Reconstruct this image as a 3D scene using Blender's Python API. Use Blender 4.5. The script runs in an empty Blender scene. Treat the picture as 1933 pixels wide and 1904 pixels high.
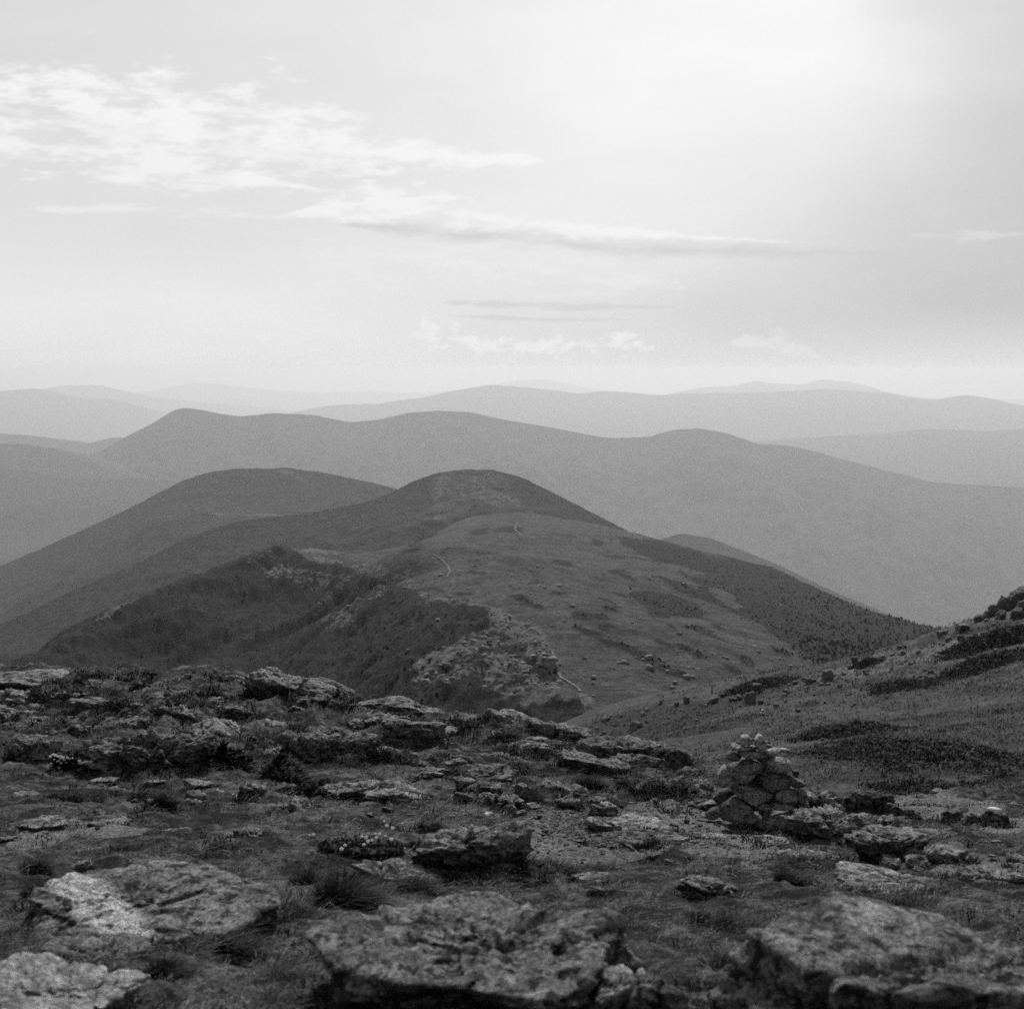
import bpy, bmesh, math, random
import numpy as np
from mathutils import Vector, Euler

C = bpy.context.scene.collection
S = bpy.context.scene
random.seed(5)
RNG = np.random.default_rng(5)

# ------------------------------------------------------------------ camera
F, CX, CY, HY = 2760.0, 966.5, 952.0, 698.0      # pixel scale of the reference (1933 px wide)
PITCH = math.atan((CY - HY) / F)
cp, sp = math.cos(PITCH), math.sin(PITCH)
cam_d = bpy.data.cameras.new('camera')
cam_d.sensor_fit = 'HORIZONTAL'; cam_d.sensor_width = 56.0; cam_d.lens = F / 1933.0 * 56.0
cam_d.clip_start = 0.1; cam_d.clip_end = 200000
cam_d.dof.use_dof = True; cam_d.dof.focus_distance = 18.0; cam_d.dof.aperture_fstop = 6.3
cam = bpy.data.objects.new('camera', cam_d); C.objects.link(cam)
cam.location = (0, 0, 0); cam.rotation_euler = (math.pi / 2 - PITCH, 0, 0)
S.camera = cam

def ray(px, py):
    u = (px - CX) / F; v = (CY - py) / F
    return np.array([u, cp + sp * v, -sp + cp * v])
def pt(px, py, dist):
    r = ray(px, py); return r * (dist / r[1])
def project(X, Y, Z):
    fwd = Y * cp - Z * sp; up = Y * sp + Z * cp
    fwd = np.where(fwd < .05, .05, fwd)
    return CX + F * X / fwd, CY - F * up / fwd

# ------------------------------------------------------------------ exposure, sun, sky
S.view_settings.view_transform = 'Standard'; S.view_settings.look = 'None'
S.view_settings.exposure = 0.0; S.view_settings.gamma = 1.0; S.view_settings.use_curve_mapping = False
S.render.engine = 'CYCLES'
S.cycles.use_denoising = False      # keep a little grain, like the film
S.cycles.volume_bounces = 2; S.cycles.max_bounces = 4; S.cycles.diffuse_bounces = 2
S.cycles.transparent_max_bounces = 8; S.cycles.sample_clamp_indirect = 1.5; S.cycles.sample_clamp_direct = 6.0

SUN_EL, SUN_AZ = math.radians(42), math.radians(6)     # azimuth to the right of the view direction (+Y)
sun_d = bpy.data.lights.new('sun', 'SUN'); sun_d.energy = 3.9; sun_d.angle = math.radians(4)
sun_d.color = (1, 1, 1)
sun = bpy.data.objects.new('sun', sun_d); C.objects.link(sun)
sd = Vector((math.sin(SUN_AZ) * math.cos(SUN_EL), math.cos(SUN_AZ) * math.cos(SUN_EL), math.sin(SUN_EL)))
sun.rotation_euler = (-sd).to_track_quat('-Z', 'Y').to_euler()

SKY_STRENGTH = 0.1
world = bpy.data.worlds.new('World'); S.world = world; world.use_nodes = True
wn, wl = world.node_tree.nodes, world.node_tree.links
wn.clear()
def W(t, **k):
    n = wn.new(t)
    for a, b in k.items(): setattr(n, a, b)
    return n
def wm(op, a, b=None, c=None, clamp=False):
    n = wn.new('ShaderNodeMath'); n.operation = op; n.use_clamp = clamp
    for i, x in enumerate((a, b, c)):
        if x is None: continue
        if isinstance(x, (int, float)): n.inputs[i].default_value = x
        else: wl.new(x, n.inputs[i])
    return n.outputs[0]
def wsmooth(x, a, b, lo=0.0, hi=1.0):
    n = wn.new('ShaderNodeMapRange'); n.interpolation_type = 'SMOOTHSTEP'
    wl.new(x, n.inputs[0]); n.inputs[1].default_value = a; n.inputs[2].default_value = b
    n.inputs[3].default_value = lo; n.inputs[4].default_value = hi
    return n.outputs[0]
def wmix(f, a, b):     # a + f*(b-a)
    n = wn.new('ShaderNodeMix'); n.data_type = 'FLOAT'
    for s, x in ((0, f), (2, a), (3, b)):
        if isinstance(x, (int, float)): n.inputs[s].default_value = x
        else: wl.new(x, n.inputs[s])
    return n.outputs[0]
tc = W('ShaderNodeTexCoord'); sep = W('ShaderNodeSeparateXYZ'); wl.new(tc.outputs['Generated'], sep.inputs[0])
AZ = wm('ARCTAN2', sep.outputs[0], sep.outputs[1])
EL = wm('ARCSINE', sep.outputs[2])
comb = W('ShaderNodeCombineXYZ'); wl.new(AZ, comb.inputs[0]); wl.new(EL, comb.inputs[1])
def azel(px, py):
    r = ray(px, py); return math.atan2(r[0], r[1]), math.atan2(r[2], math.hypot(r[0], r[1]))
def wcurve(x, pts, x0, x1, y0, y1):
    """float curve through (x, y) points given in real units"""
    n = wn.new('ShaderNodeFloatCurve'); cv = n.mapping.curves[0]
    n.mapping.use_clip = True; n.mapping.extend = 'HORIZONTAL'
    q = [((a - x0) / (x1 - x0), (b - y0) / (y1 - y0)) for a, b in pts]
    while len(cv.points) < len(q): cv.points.new(0.5, 0.5)
    for p, (a, b) in zip(cv.points, q): p.location = (min(max(a, 0), 1), min(max(b, 0), 1))
    n.mapping.update()
    wl.new(wm('DIVIDE', wm('SUBTRACT', x, x0), x1 - x0, clamp=True), n.inputs['Value'])
    return wm('ADD', wm('MULTIPLY', n.outputs[0], y1 - y0), y0)
def wnoise(scale, detail, sx=1.0, sy=1.0, rough=.55, off=0.0):
    mp = W('ShaderNodeMapping'); wl.new(comb.outputs[0], mp.inputs[0]); mp.inputs['Scale'].default_value = (sx, sy, 1)
    mp.inputs['Location'].default_value = (off, off * .7, off)
    n = W('ShaderNodeTexNoise'); n.inputs['Scale'].default_value = scale; n.inputs['Detail'].default_value = detail
    n.inputs['Roughness'].default_value = rough; wl.new(mp.outputs[0], n.inputs['Vector'])
    return n.outputs['Fac']
A0, A1 = -0.6, 0.6
# the thin veil of cloud: brightness across three heights of the sky in view
AZW = wm('ADD', AZ, wm('MULTIPLY', wm('SUBTRACT', wnoise(4.5, 4, 1, 1.4, .5, 2), .5), .13))
def row(vals): return wcurve(AZW, [(azel(x, 698)[0], v) for x, v in vals], A0, A1, 0, 1.2)
r_low = row([(-600, .80), (0, .82), (600, .82), (900, .77), (1200, .72), (1500, .63), (1900, .57), (2400, .55)])
r_hor = row([(-600, .77), (0, .78), (600, .78), (900, .76), (1200, .75), (1500, .73), (1900, .71), (2400, .70)])
r_mid = row([(-600, .70), (0, .745), (500, .77), (900, .83), (1250, .87), (1450, .82), (1640, .72), (1933, .60), (2400, .55)])
r_top = row([(-600, .66), (0, .70), (500, .77), (900, .84), (1250, .94), (1480, .95), (1640, .86), (1780, .75), (1933, .69), (2400, .65)])
veil = wmix(wsmooth(EL, -.004, .05), r_hor, r_low)
veil = wmix(wsmooth(EL, .02, .115), veil, r_mid)
veil = wmix(wsmooth(EL, .11, .215), veil, r_top)
veil = wm('MULTIPLY', veil, wmix(wnoise(5, 6, 1, 3.4, .6), .90, 1.08))
# clear sky with its glow round the sun
sky = W('ShaderNodeTexSky'); sky.sky_type = 'NISHITA'; sky.sun_disc = False
sky.sun_elevation = SUN_EL; sky.sun_rotation = SUN_AZ; sky.altitude = 1500; sky.air_density = 1.0; sky.dust_density = 3.0
bw = W('ShaderNodeSeparateColor'); wl.new(sky.outputs[0], bw.inputs[0])     # red-filtered black and white
clear = wm('MULTIPLY', bw.outputs[0], SKY_STRENGTH)
sv = W('ShaderNodeVectorMath', operation='DOT_PRODUCT'); wl.new(tc.outputs['Generated'], sv.inputs[0]); sv.inputs[1].default_value = sd
glow = wm('POWER', wm('MAXIMUM', wm('MULTIPLY_ADD', sv.outputs['Value'], .5, .5), 0.0), 3.0)
outer = wm('ADD', wm('MULTIPLY', clear, .5), wm('MULTIPLY_ADD', glow, .60, .08))
outer = wm('MULTIPLY', outer, wmix(wnoise(2.5, 5, 1, 2.0), .85, 1.15))
win = wm('MULTIPLY', wsmooth(wm('ABSOLUTE', AZ), .42, .95, 1, 0), wsmooth(EL, .27, .62, 1, 0))
tone = wmix(win, outer, veil)
# cloud bands
def band(pts, warp, nscale, stretch, val, soft=.55, amount=1.0, off=0.0):
    global tone
    q = [azel(x, y) + (h / F,) for x, y, h in pts]
    vc = wcurve(AZ, [(a, e) for a, e, h in q], A0, A1, 0, .3)
    hw = wcurve(AZ, [(a, h) for a, e, h in q], A0, A1, 0, .03)
    n = wm('ADD', wm('MULTIPLY', wm('SUBTRACT', wnoise(nscale, 8, 1, stretch, .62, off), .5), 1.5), wm('MULTIPLY', wm('SUBTRACT', wnoise(nscale * 3.0, 6, 1, stretch * 1.1, .6, off + 4), .5), .42))
    d = wm('MULTIPLY', wm('ABSOLUTE', wm('SUBTRACT', EL, vc)), .85)
    f = wm('SUBTRACT', 1.0, wm('DIVIDE', d, wm('ADD', hw, 1e-5)))
    f = wm('ADD', f, wm('MULTIPLY', n, warp * 1.25))
    m = wm('MULTIPLY', wsmooth(f, 0.0, soft), wsmooth(hw, .0004, .0024))
    tone = wmix(wm('MULTIPLY', m, amount), tone, val)
band([(620, 424, 0), (680, 426, 8), (800, 438, 20), (1000, 454, 23), (1200, 470, 21), (1400, 476, 17), (1600, 479, 10), (1760, 481, 0)], 1.2, 22, 5, .61, 1.4, .8, 3)
band([(830, 572, 0), (900, 573, 7), (1050, 578, 9), (1200, 580, 7), (1300, 580, 0)], 1.6, 30, 8, .66, .9, .8, 4)
band([(830, 598, 0), (900, 598, 5), (1000, 602, 6), (1150, 603, 4), (1240, 604, 0)], 1.6, 30, 8, .64, .9, .7, 5)
band([(-200, 150, 22), (0, 168, 44), (150, 186, 52), (300, 214, 62), (450, 242, 70), (600, 266, 60), (700, 286, 40), (850, 299, 26), (930, 296, 22), (985, 300, 14), (1040, 306, 0)], 3.0, 24, 2.8, .92, 1.25, .95, 0)
band([(-200, 245, 14), (0, 270, 34), (150, 294, 40), (300, 316, 38), (420, 334, 26), (510, 344, 14), (640, 362, 0)], 3.0, 26, 3.4, .905, 1.25, .85, 1.3)
band([(60, 225, 0), (150, 240, 14), (300, 262, 22), (450, 286, 26), (600, 300, 18), (760, 308, 0)], 3.2, 24, 5, .90, 1.2, .7, 1.9)
band([(500, 410, 0), (560, 402, 6), (650, 386, 28), (720, 382, 32), (800, 391, 28), (900, 408, 23), (1000, 422, 17), (1150, 436, 12), (1300, 446, 8), (1450, 455, 4), (1600, 459, 0)], 2.4, 34, 3.0, .91, 1.0, .85, 2.1)
band([(1690, 450, 0), (1760, 444, 8), (1820, 441, 13), (1880, 443, 9), (1960, 440, 0)], 2.4, 30, 4, .74, 1.2, .7, 2.6)
band([(520, 366, 0), (570, 362, 6), (620, 360, 5), (680, 364, 0)], 3, 40, 3, .87, 1.2, .7, 5.5)
band([(40, 396, 0), (120, 395, 7), (300, 396, 11), (400, 404, 10), (500, 409, 6), (620, 410, 0)], 2.6, 24, 6, .87, 1.2, .65, 6)
band([(100, 470, 0), (200, 470, 14), (350, 478, 14), (450, 480, 0)], 2.4, 20, 4, .77, 1.2, .5, 7)
band([(560, 480, 0), (700, 488, 34), (900, 505, 46), (1100, 520, 36), (1300, 545, 0)], 3, 18, 5, .85, 1.4, .55, 8)
band([(770, 640, 0), (795, 628, 14), (825, 628, 26), (860, 640, 24), (900, 646, 20), (950, 650, 15), (1010, 656, 14), (1060, 648, 22), (1130, 655, 14), (1180, 650, 17), (1240, 660, 0)], 3.4, 60, 1.7, .86, 1.3, .9, 9)
band([(1370, 648, 0), (1400, 645, 12), (1440, 640, 23), (1470, 646, 25), (1510, 662, 16), (1560, 674, 0)], 3.0, 60, 1.6, .77, 1.3, .9, 10)
below = wsmooth(EL, -.075, -.03)
tone = wmix(below, .25, tone)
vis = wm('DIVIDE', tone, SKY_STRENGTH)
cc = W('ShaderNodeCombineColor')
for i in range(3): wl.new(vis, cc.inputs[i])
bg = W('ShaderNodeBackground'); bg.inputs[1].default_value = SKY_STRENGTH; wl.new(cc.outputs[0], bg.inputs[0])
wo = W('ShaderNodeOutputWorld'); wl.new(bg.outputs[0], wo.inputs[0])

# ------------------------------------------------------------------ numeric helpers
_perm = np.random.default_rng(11).permutation(256).astype(np.int32)
_perm = np.concatenate([_perm, _perm, _perm])
_g3 = np.random.default_rng(12).normal(size=(256, 3)); _g3 /= np.linalg.norm(_g3, axis=1)[:, None]; _g3 = _g3.astype(np.float32)
def pn(P, seed=0):
    P = np.asarray(P, np.float32) + np.float32(seed * 17.31)
    i = np.floor(P).astype(np.int32); f = P - i; i &= 255
    u = f * f * f * (f * (f * 6 - 15) + 10)
    res = 0
    for dx in (0, 1):
        wx = u[:, 0] if dx else 1 - u[:, 0]
        for dy in (0, 1):
            wy = u[:, 1] if dy else 1 - u[:, 1]
            for dz in (0, 1):
                wz = u[:, 2] if dz else 1 - u[:, 2]
                h = _perm[_perm[_perm[(i[:, 0] + dx) & 255] + ((i[:, 1] + dy) & 255)] + ((i[:, 2] + dz) & 255)]
                g = _g3[h]
                res = res + wx * wy * wz * (g[:, 0] * (f[:, 0] - dx) + g[:, 1] * (f[:, 1] - dy) + g[:, 2] * (f[:, 2] - dz))
    return res * 1.5
def fbm(P, octv=4, seed=0, gain=.5, lac=2.03, ridged=False):
    a, s, t = 1.0, 0, 0; P = np.asarray(P, float)
    for o in range(octv):
        n = pn(P, seed + o)
        if ridged: n = 1 - 2 * np.abs(n)
        s = s + a * n; t += a; a *= gain; P = P * lac
    return s / t
def fb2(X, Y, scale, octv=4, seed=0, sx=1, sy=1, ridged=False, gain=.5):
    P = np.stack([X.ravel() * sx / scale, Y.ravel() * sy / scale, np.full(X.size, .37)], 1)
    return fbm(P, octv, seed, gain, ridged=ridged).reshape(X.shape)
def sst(x, a, b):
    t = np.clip((x - a) / (b - a), 0, 1); return t * t * (3 - 2 * t)
class TPS:
    def __init__(s, pts, scale, reg=1e-4):
        P = np.array(pts, float); s.xy = P[:, :2] / scale; s.scale = scale; n = len(P)
        K = s.k(s.xy, s.xy) + np.eye(n) * reg
        A = np.zeros((n + 3, n + 3)); A[:n, :n] = K; A[:n, n] = 1; A[:n, n + 1:] = s.xy; A[n:, :n] = A[:n, n:].T
        b = np.zeros(n + 3); b[:n] = P[:, 2]
        s.w = np.linalg.solve(A, b)
    def k(s, a, b):
        r2 = ((a[:, None, :] - b[None]) ** 2).sum(2); return .5 * r2 * np.log(r2 + 1e-12)
    def __call__(s, X, Y):
        X = np.asarray(X, float); q = np.stack([X.ravel(), np.asarray(Y, float).ravel()], 1) / s.scale
        out = np.empty(len(q))
        for i in range(0, len(q), 40000):
            c = q[i:i + 40000]; n = len(s.xy)
            out[i:i + 40000] = s.k(c, s.xy) @ s.w[:n] + s.w[n] + c @ s.w[n + 1:]
        return out.reshape(X.shape)
def ell(px, py, cx, cy, rx, ry, ang=0, soft=.35):
    a = math.radians(ang); dx, dy = px - cx, py - cy
    u = (dx * math.cos(a) + dy * math.sin(a)) / rx; v = (-dx * math.sin(a) + dy * math.cos(a)) / ry
    return 1 - sst(np.sqrt(u * u + v * v), 1 - soft, 1 + soft)

# ------------------------------------------------------------------ object helpers
def mesh_np(name, V, Fc, mat, smooth=True, attrs=None, link=True):
    """Fc: (n,3) or (n,4) int array"""
    me = bpy.data.meshes.new(name); V = np.asarray(V, np.float32); Fc = np.asarray(Fc, np.int32)
    me.vertices.add(len(V)); me.vertices.foreach_set('co', V.ravel())
    k = Fc.shape[1]; n = len(Fc)
    me.loops.add(n * k); me.loops.foreach_set('vertex_index', Fc.ravel())
    me.polygons.add(n); me.polygons.foreach_set('loop_start', np.arange(0, n * k, k, dtype=np.int32))
    me.polygons.foreach_set('use_smooth', np.full(n, smooth))
    if attrs:
        for a, v in attrs.items():
            at = me.attributes.new(a, 'FLOAT', 'POINT'); at.data.foreach_set('value', np.asarray(v, np.float32).ravel())
    me.update(calc_edges=True); me.validate()
    if mat: me.materials.append(mat)
    if not link: return me
    o = bpy.data.objects.new(name, me); C.objects.link(o); return o
def grid_faces(nr, nc):
    i = np.arange(nr * nc).reshape(nr, nc)
    return np.stack([i[:-1, :-1], i[:-1, 1:], i[1:, 1:], i[1:, :-1]], -1).reshape(-1, 4)
def tag(o, label=None, cat=None, group=None, kind=None):
    if label: o['label'] = label
    if cat: o['category'] = cat
    if group: o['group'] = group
    if kind: o['kind'] = kind
    return o
def structure(o, label=None): return tag(o, label, None, None, 'structure')

# ------------------------------------------------------------------ materials (all greys: the film is black and white)
class MB:
    def __init__(s, name, rough=.9):
        s.m = bpy.data.materials.new(name); s.m.use_nodes = True; s.t = s.m.node_tree; s.n = s.t.nodes; s.l = s.t.links
        s.b = s.n['Principled BSDF']; s.b.inputs['Roughness'].default_value = rough
        s.b.inputs['Specular IOR Level'].default_value = .12
        s.tc = s.n.new('ShaderNodeTexCoord')
    def val(s, sock, x):
        if isinstance(x, (int, float)): sock.default_value = x
        else: s.l.new(x, sock)
    def noise(s, scale, detail=6, rough=.6, vec=None, st=None, rot=None, off=0, dist=0):
        v = vec or s.tc.outputs['Object']
        if st or off or rot:
            mp = s.n.new('ShaderNodeMapping'); s.l.new(v, mp.inputs[0]); mp.inputs['Scale'].default_value = st or (1, 1, 1)
            mp.inputs['Location'].default_value = (off, off, off); mp.inputs['Rotation'].default_value = rot or (0, 0, 0); v = mp.outputs[0]
        t = s.n.new('ShaderNodeTexNoise'); t.inputs['Scale'].default_value = scale; t.inputs['Detail'].default_value = detail
        t.inputs['Roughness'].default_value = rough; t.inputs['Distortion'].default_value = dist
        s.l.new(v, t.inputs['Vector']); return t.outputs['Fac']
    def voro(s, scale, out='Distance', feature='F1', rnd=1.0):
        t = s.n.new('ShaderNodeTexVoronoi'); t.feature = feature; t.inputs['Scale'].default_value = scale
        t.inputs['Randomness'].default_value = rnd
        s.l.new(s.tc.outputs['Object'], t.inputs['Vector']); return t.outputs[out]
    def math(s, op, a, b=None, c=None, clamp=False):
        t = s.n.new('ShaderNodeMath'); t.operation = op; t.use_clamp = clamp
        for i, x in enumerate((a, b, c)):
            if x is not None: s.val(t.inputs[i], x)
        return t.outputs[0]
    def step(s, x, a, b, lo=0.0, hi=1.0):
        t = s.n.new('ShaderNodeMapRange'); t.interpolation_type = 'SMOOTHSTEP'; s.l.new(x, t.inputs[0])
        for i, v in enumerate((a, b, lo, hi)): t.inputs[i + 1].default_value = v
        return t.outputs[0]
    def mix(s, f, a, b):
        t = s.n.new('ShaderNodeMix'); t.data_type = 'FLOAT'
        s.val(t.inputs[0], f); s.val(t.inputs[2], a); s.val(t.inputs[3], b); return t.outputs[0]
    def attr(s, name):
        t = s.n.new('ShaderNodeAttribute'); t.attribute_name = name; return t.outputs['Fac']
    def objcol(s):
        t = s.n.new('ShaderNodeObjectInfo'); q = s.n.new('ShaderNodeSeparateColor'); s.l.new(t.outputs['Color'], q.inputs[0]); return q.outputs[0]
    def bump(s, h, strength, distance, chain=None):
        t = s.n.new('ShaderNodeBump'); t.inputs['Strength'].default_value = strength; t.inputs['Distance'].default_value = distance
        s.l.new(h, t.inputs['Height'])
        if chain: s.l.new(chain, t.inputs['Normal'])
        return t.outputs[0]
    def done(s, v, nrm=None):
        c = s.n.new('ShaderNodeCombineColor')
        for i in range(3): s.val(c.inputs[i], v)
        s.l.new(c.outputs[0], s.b.inputs['Base Color'])
        if nrm: s.l.new(nrm, s.b.inputs['Normal'])
        return s.m

def rock_material(name, sc=1.0, base=(.09, .27), lichen=.014, pale=.46, contrast=1.0):
    m = MB(name, .92)
    big = m.noise(2.2 * sc, 4, .55)
    mid = m.noise(15 * sc, 9, .70)
    ban = m.noise(8 * sc, 7, .66, st=(1, 1, 4.5), rot=(.35, -.3, .2), off=3)
    fine = m.noise(60 * sc, 7, .78, off=7)
    v = m.mix(m.step(m.math('MULTIPLY_ADD', ban, .6, m.math('MULTIPLY', big, .4)), .38, .62), base[0], base[1])
    v = m.mix(m.attr('bare'), v, .50)
    v = m.math('MULTIPLY', v, m.step(fine, .36, .64, .28, 1.95))
    v = m.mix(m.math('MULTIPLY', m.step(mid, .51, .57), m.math('MULTIPLY_ADD', m.attr('bare'), -.45, .88 * contrast)), v, lichen)                 # dark lichen spots
    spots = m.noise(10 * sc, 8, .68, off=13)
    v = m.mix(m.math('MULTIPLY', m.step(spots, .57, .64), .7), v, m.math('MULTIPLY', m.step(fine, .36, .64, .5, 1.4), pale))                        # pale crust lichen
    v = m.math('MULTIPLY', v, m.objcol())
    h = m.math('ADD', m.math('MULTIPLY', mid, .7), m.math('MULTIPLY', ban, .7))
    nb = m.bump(h, 1.0, .03 / sc)
    nb = m.bump(fine, 1.0, .016 / sc, nb)
    return m.done(v, nb)
M_rock = rock_material('lichen_rock')
M_bare = rock_material('bare_schist', .8, (.22, .42), .08, .5, .6)
M_stone = rock_material('cairn_stone', 1.3, (.085, .25), .025, .48, .75)
M_farrock = rock_material('far_rock', .35, (.08, .17), .03, .22, .7)

m = MB('turf', .95)
gr = m.attr('gravel'); dk = m.attr('dark')
n1 = m.noise(1.6, 5, .6); n2 = m.noise(14, 8, .7, off=4); n3 = m.noise(95, 5, .75, off=9)
n4 = m.noise(4.2, 7, .68, off=31)
turf = m.mix(m.step(m.math('MULTIPLY_ADD', n4, .6, m.math('MULTIPLY', n1, .4)), .42, .59), .013, .115)
turf = m.math('MULTIPLY', turf, m.step(n2, .36, .64, .3, 1.8))
turf = m.math('MULTIPLY', turf, m.step(n3, .36, .64, .4, 1.7))
turf = m.mix(m.math('MULTIPLY', m.step(m.noise(38, 6, .7, off=21), .60, .67), .6), turf, .20)
turf = m.mix(dk, turf, m.math('MULTIPLY', turf, .5))
vc = m.n.new('ShaderNodeSeparateColor'); m.l.new(m.voro(42, 'Color'), vc.inputs[0])
vc2 = m.n.new('ShaderNodeSeparateColor'); m.l.new(m.voro(120, 'Color'), vc2.inputs[0])
gv = m.math('ADD', m.math('MULTIPLY', m.math('POWER', vc.outputs[0], 2.0), .13), m.math('MULTIPLY', vc2.outputs[1], .09))
gv = m.math('MULTIPLY', m.math('ADD', m.math('MULTIPLY', gv, 1.35), .06), m.step(n1, .3, .7, .75, 1.2))
gmask = m.step(m.math('ADD', gr, m.math('MULTIPLY', m.math('SUBTRACT', n2, .5), .9)), .38, .6)
v = m.mix(gmask, turf, gv)
nb = m.bump(n2, 1.0, .06); nb = m.bump(n3, 1.0, .02, nb); nb = m.bump(m.voro(42), .5, .012, nb)
M_turf = m.done(v, nb)

def hill_material(name, sc, forest=(.018, .05), grass=(.07, .12), rock=(.11, .22), fs=1.0):
    """attributes: veg (dark shrub or forest), rock (bare stone)"""
    m = MB(name, .95)
    veg, rk = m.attr('veg'), m.attr('rock')
    a = m.noise(.9 * sc, 8, .72, off=2); b = m.noise(.16 * sc, 6, .62, off=5); c = m.noise(3.1 * sc, 5, .75, off=8)
    g = m.mix(m.step(b, .36, .64), grass[0], grass[1]); g = m.math('MULTIPLY', g, m.step(a, .36, .64, .5, 1.55))
    g = m.math('MULTIPLY', g, m.step(c, .36, .64, .45, 1.6))
    f = m.mix(m.step(c, .34, .68), forest[0], forest[1]); f = m.math('MULTIPLY', f, m.step(a, .36, .64, .5, 1.6))
    r = m.mix(m.step(a, .35, .65), rock[0] * .5, rock[1]); r = m.math('MULTIPLY', r, m.step(c, .3, .7, .65, 1.35))
    vm = m.step(m.math('ADD', veg, m.math('MULTIPLY', m.math('SUBTRACT', a, .5), .9)), .42, .58)
    rm = m.step(m.math('ADD', rk, m.math('MULTIPLY', m.math('SUBTRACT', a, .5), 1.3)), .5, .62)
    v = m.mix(vm, g, f); v = m.mix(rm, v, r)
    nb = m.bump(a, .8, .8 / sc); nb = m.bump(c, .9, .35 / sc, nb)
    return m.done(v, nb)
M_side = hill_material('hillside_turf', 3.2, (.016, .038), (.038, .074), (.08, .18))
M_ridge = hill_material('ridge_tundra', .55, (.007, .028), (.034, .070), (.08, .17))
M_hill = hill_material('forest_hill', .16, (.020, .052), (.05, .09), (.1, .2))
M_mount = hill_material('forest_mountain', .02, (.012, .060), (.04, .07), (.1, .2))
m = MB('trail_gravel', .9); M_trail = m.done(m.math('MULTIPLY', m.step(m.noise(.9, 5, .7), .3, .7, .3, 1.3), .12))
m = MB('valley_forest', .95); M_valley = m.done(m.mix(m.noise(.01, 6), .02, .05))
def plain(name, lo, hi, scale=20, rough=.85):
    m = MB(name, rough); return m.done(m.math('MULTIPLY', m.mix(m.step(m.noise(scale, 4), .3, .7), lo, hi), m.objcol()))
m = MB('dry_grass', .9)
M_grass = m.done(m.math('MULTIPLY', m.mix(m.step(m.math('MULTIPLY_ADD', m.noise(4.2, 7, .68, off=31), .6, m.math('MULTIPLY', m.noise(1.6, 5, .6), .4)), .42, .59), .014, .17), m.step(m.noise(34, 4), .35, .65, .35, 1.9)))
M_under = plain('crowberry', .006, .030, 25)
M_heath = plain('heath', .018, .10, 1.3)
m = MB('dark_sedge', .9)
M_tussock = m.done(m.math('MULTIPLY', m.math('ADD', m.mix(m.step(m.noise(30, 4), .3, .7), .014, .06), m.math('MULTIPLY', m.step(m.noise(55, 2, .5, off=5), .58, .64), .11)), m.objcol()))
M_needle = plain('spruce_needles', .010, .045, 3)
M_cushion = plain('cushion_leaves', .010, .028, 30)
M_twig = plain('grey_twig', .06, .16, 15)
M_petal = plain('white_petals', .72, .80, 10)
M_conifer = plain('conifer', .008, .030, .3)
M_white = plain('white_quartz', .65, .8, 4)

# ------------------------------------------------------------------ far mountains
def mountain(name, prof, front, drop, back, mat, label, ncol=220, nrow=60, amp=.12, seed=1, crest=0.0, shape=1.0, skew=0.0, veg=1.0, patches=()):
    """prof: (px, py, dist) along the crest; the slope runs `front` metres towards the viewer and falls `drop` metres"""
    if prof[0][2] > 4000: prof = [(a, b, c * 1.38) for a, b, c in prof]; front, drop, back = front * 1.38, drop * 1.38, back * 1.38
    P = np.array([pt(*q) for q in prof]); t = np.array([q[0] for q in prof], float)
    u = np.linspace(t[0], t[-1], ncol)
    # smooth interpolation
    k = np.array([[np.interp(u + s, t, P[:, i]) for i in range(3)] for s in np.linspace(-8, 8, 5)]).mean(0)
    dist = k[1]
    v = np.concatenate([-np.linspace(1, 0, nrow // 4, endpoint=False) ** 1.5, np.linspace(0, 1, nrow) ** 1.25])[:, None]
    vf = np.clip(v, 0, 1); vb = np.clip(-v, 0, 1)
    Y = k[1][None] - front * vf + back * vb
    X = k[0][None] + skew * front * vf + 0 * Y
    prof_f = vf ** shape
    Z = k[2][None] - drop * prof_f - drop * .6 * vb ** 1.1
    span = drop
    w = sst(vf, .0, .35) * (1 - .6 * sst(vf, .7, 1)) + vb
    L = front * .30
    er = fb2(X, Y, L, 5, seed, ridged=True, sy=.55)
    Z = Z + (er - .35) * span * amp * w
    Z = Z + fb2(X, Y, L * .12, 4, seed + 9) * span * amp * .22 * (.15 + w)
    if crest:
        Z = Z + crest * fb2(X, Y, crest * 3.0, 3, seed + 20)
    rk = np.clip(fb2(X, Y, L * .3, 4, seed + 30) - .15, 0, 1) * .6
    vg = np.full(X.shape, veg) + .3 * fb2(X, Y, L * .25, 4, seed + 31)
    if patches:
        px, py = project(X, Y, Z)
        for c_ in patches: vg = vg * (1 - .8 * ell(px, py, *c_, .6)) + .25 * fb2(X, Y, 60, 4, seed + 33) * ell(px, py, *c_, .6)
    o = mesh_np(name, np.stack([X, Y, Z], -1).reshape(-1, 3), grid_faces(*X.shape)[:, ::-1], mat, True,
                {'veg': vg, 'rock': rk * (veg < 1)})
    structure(o, label); return o

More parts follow.
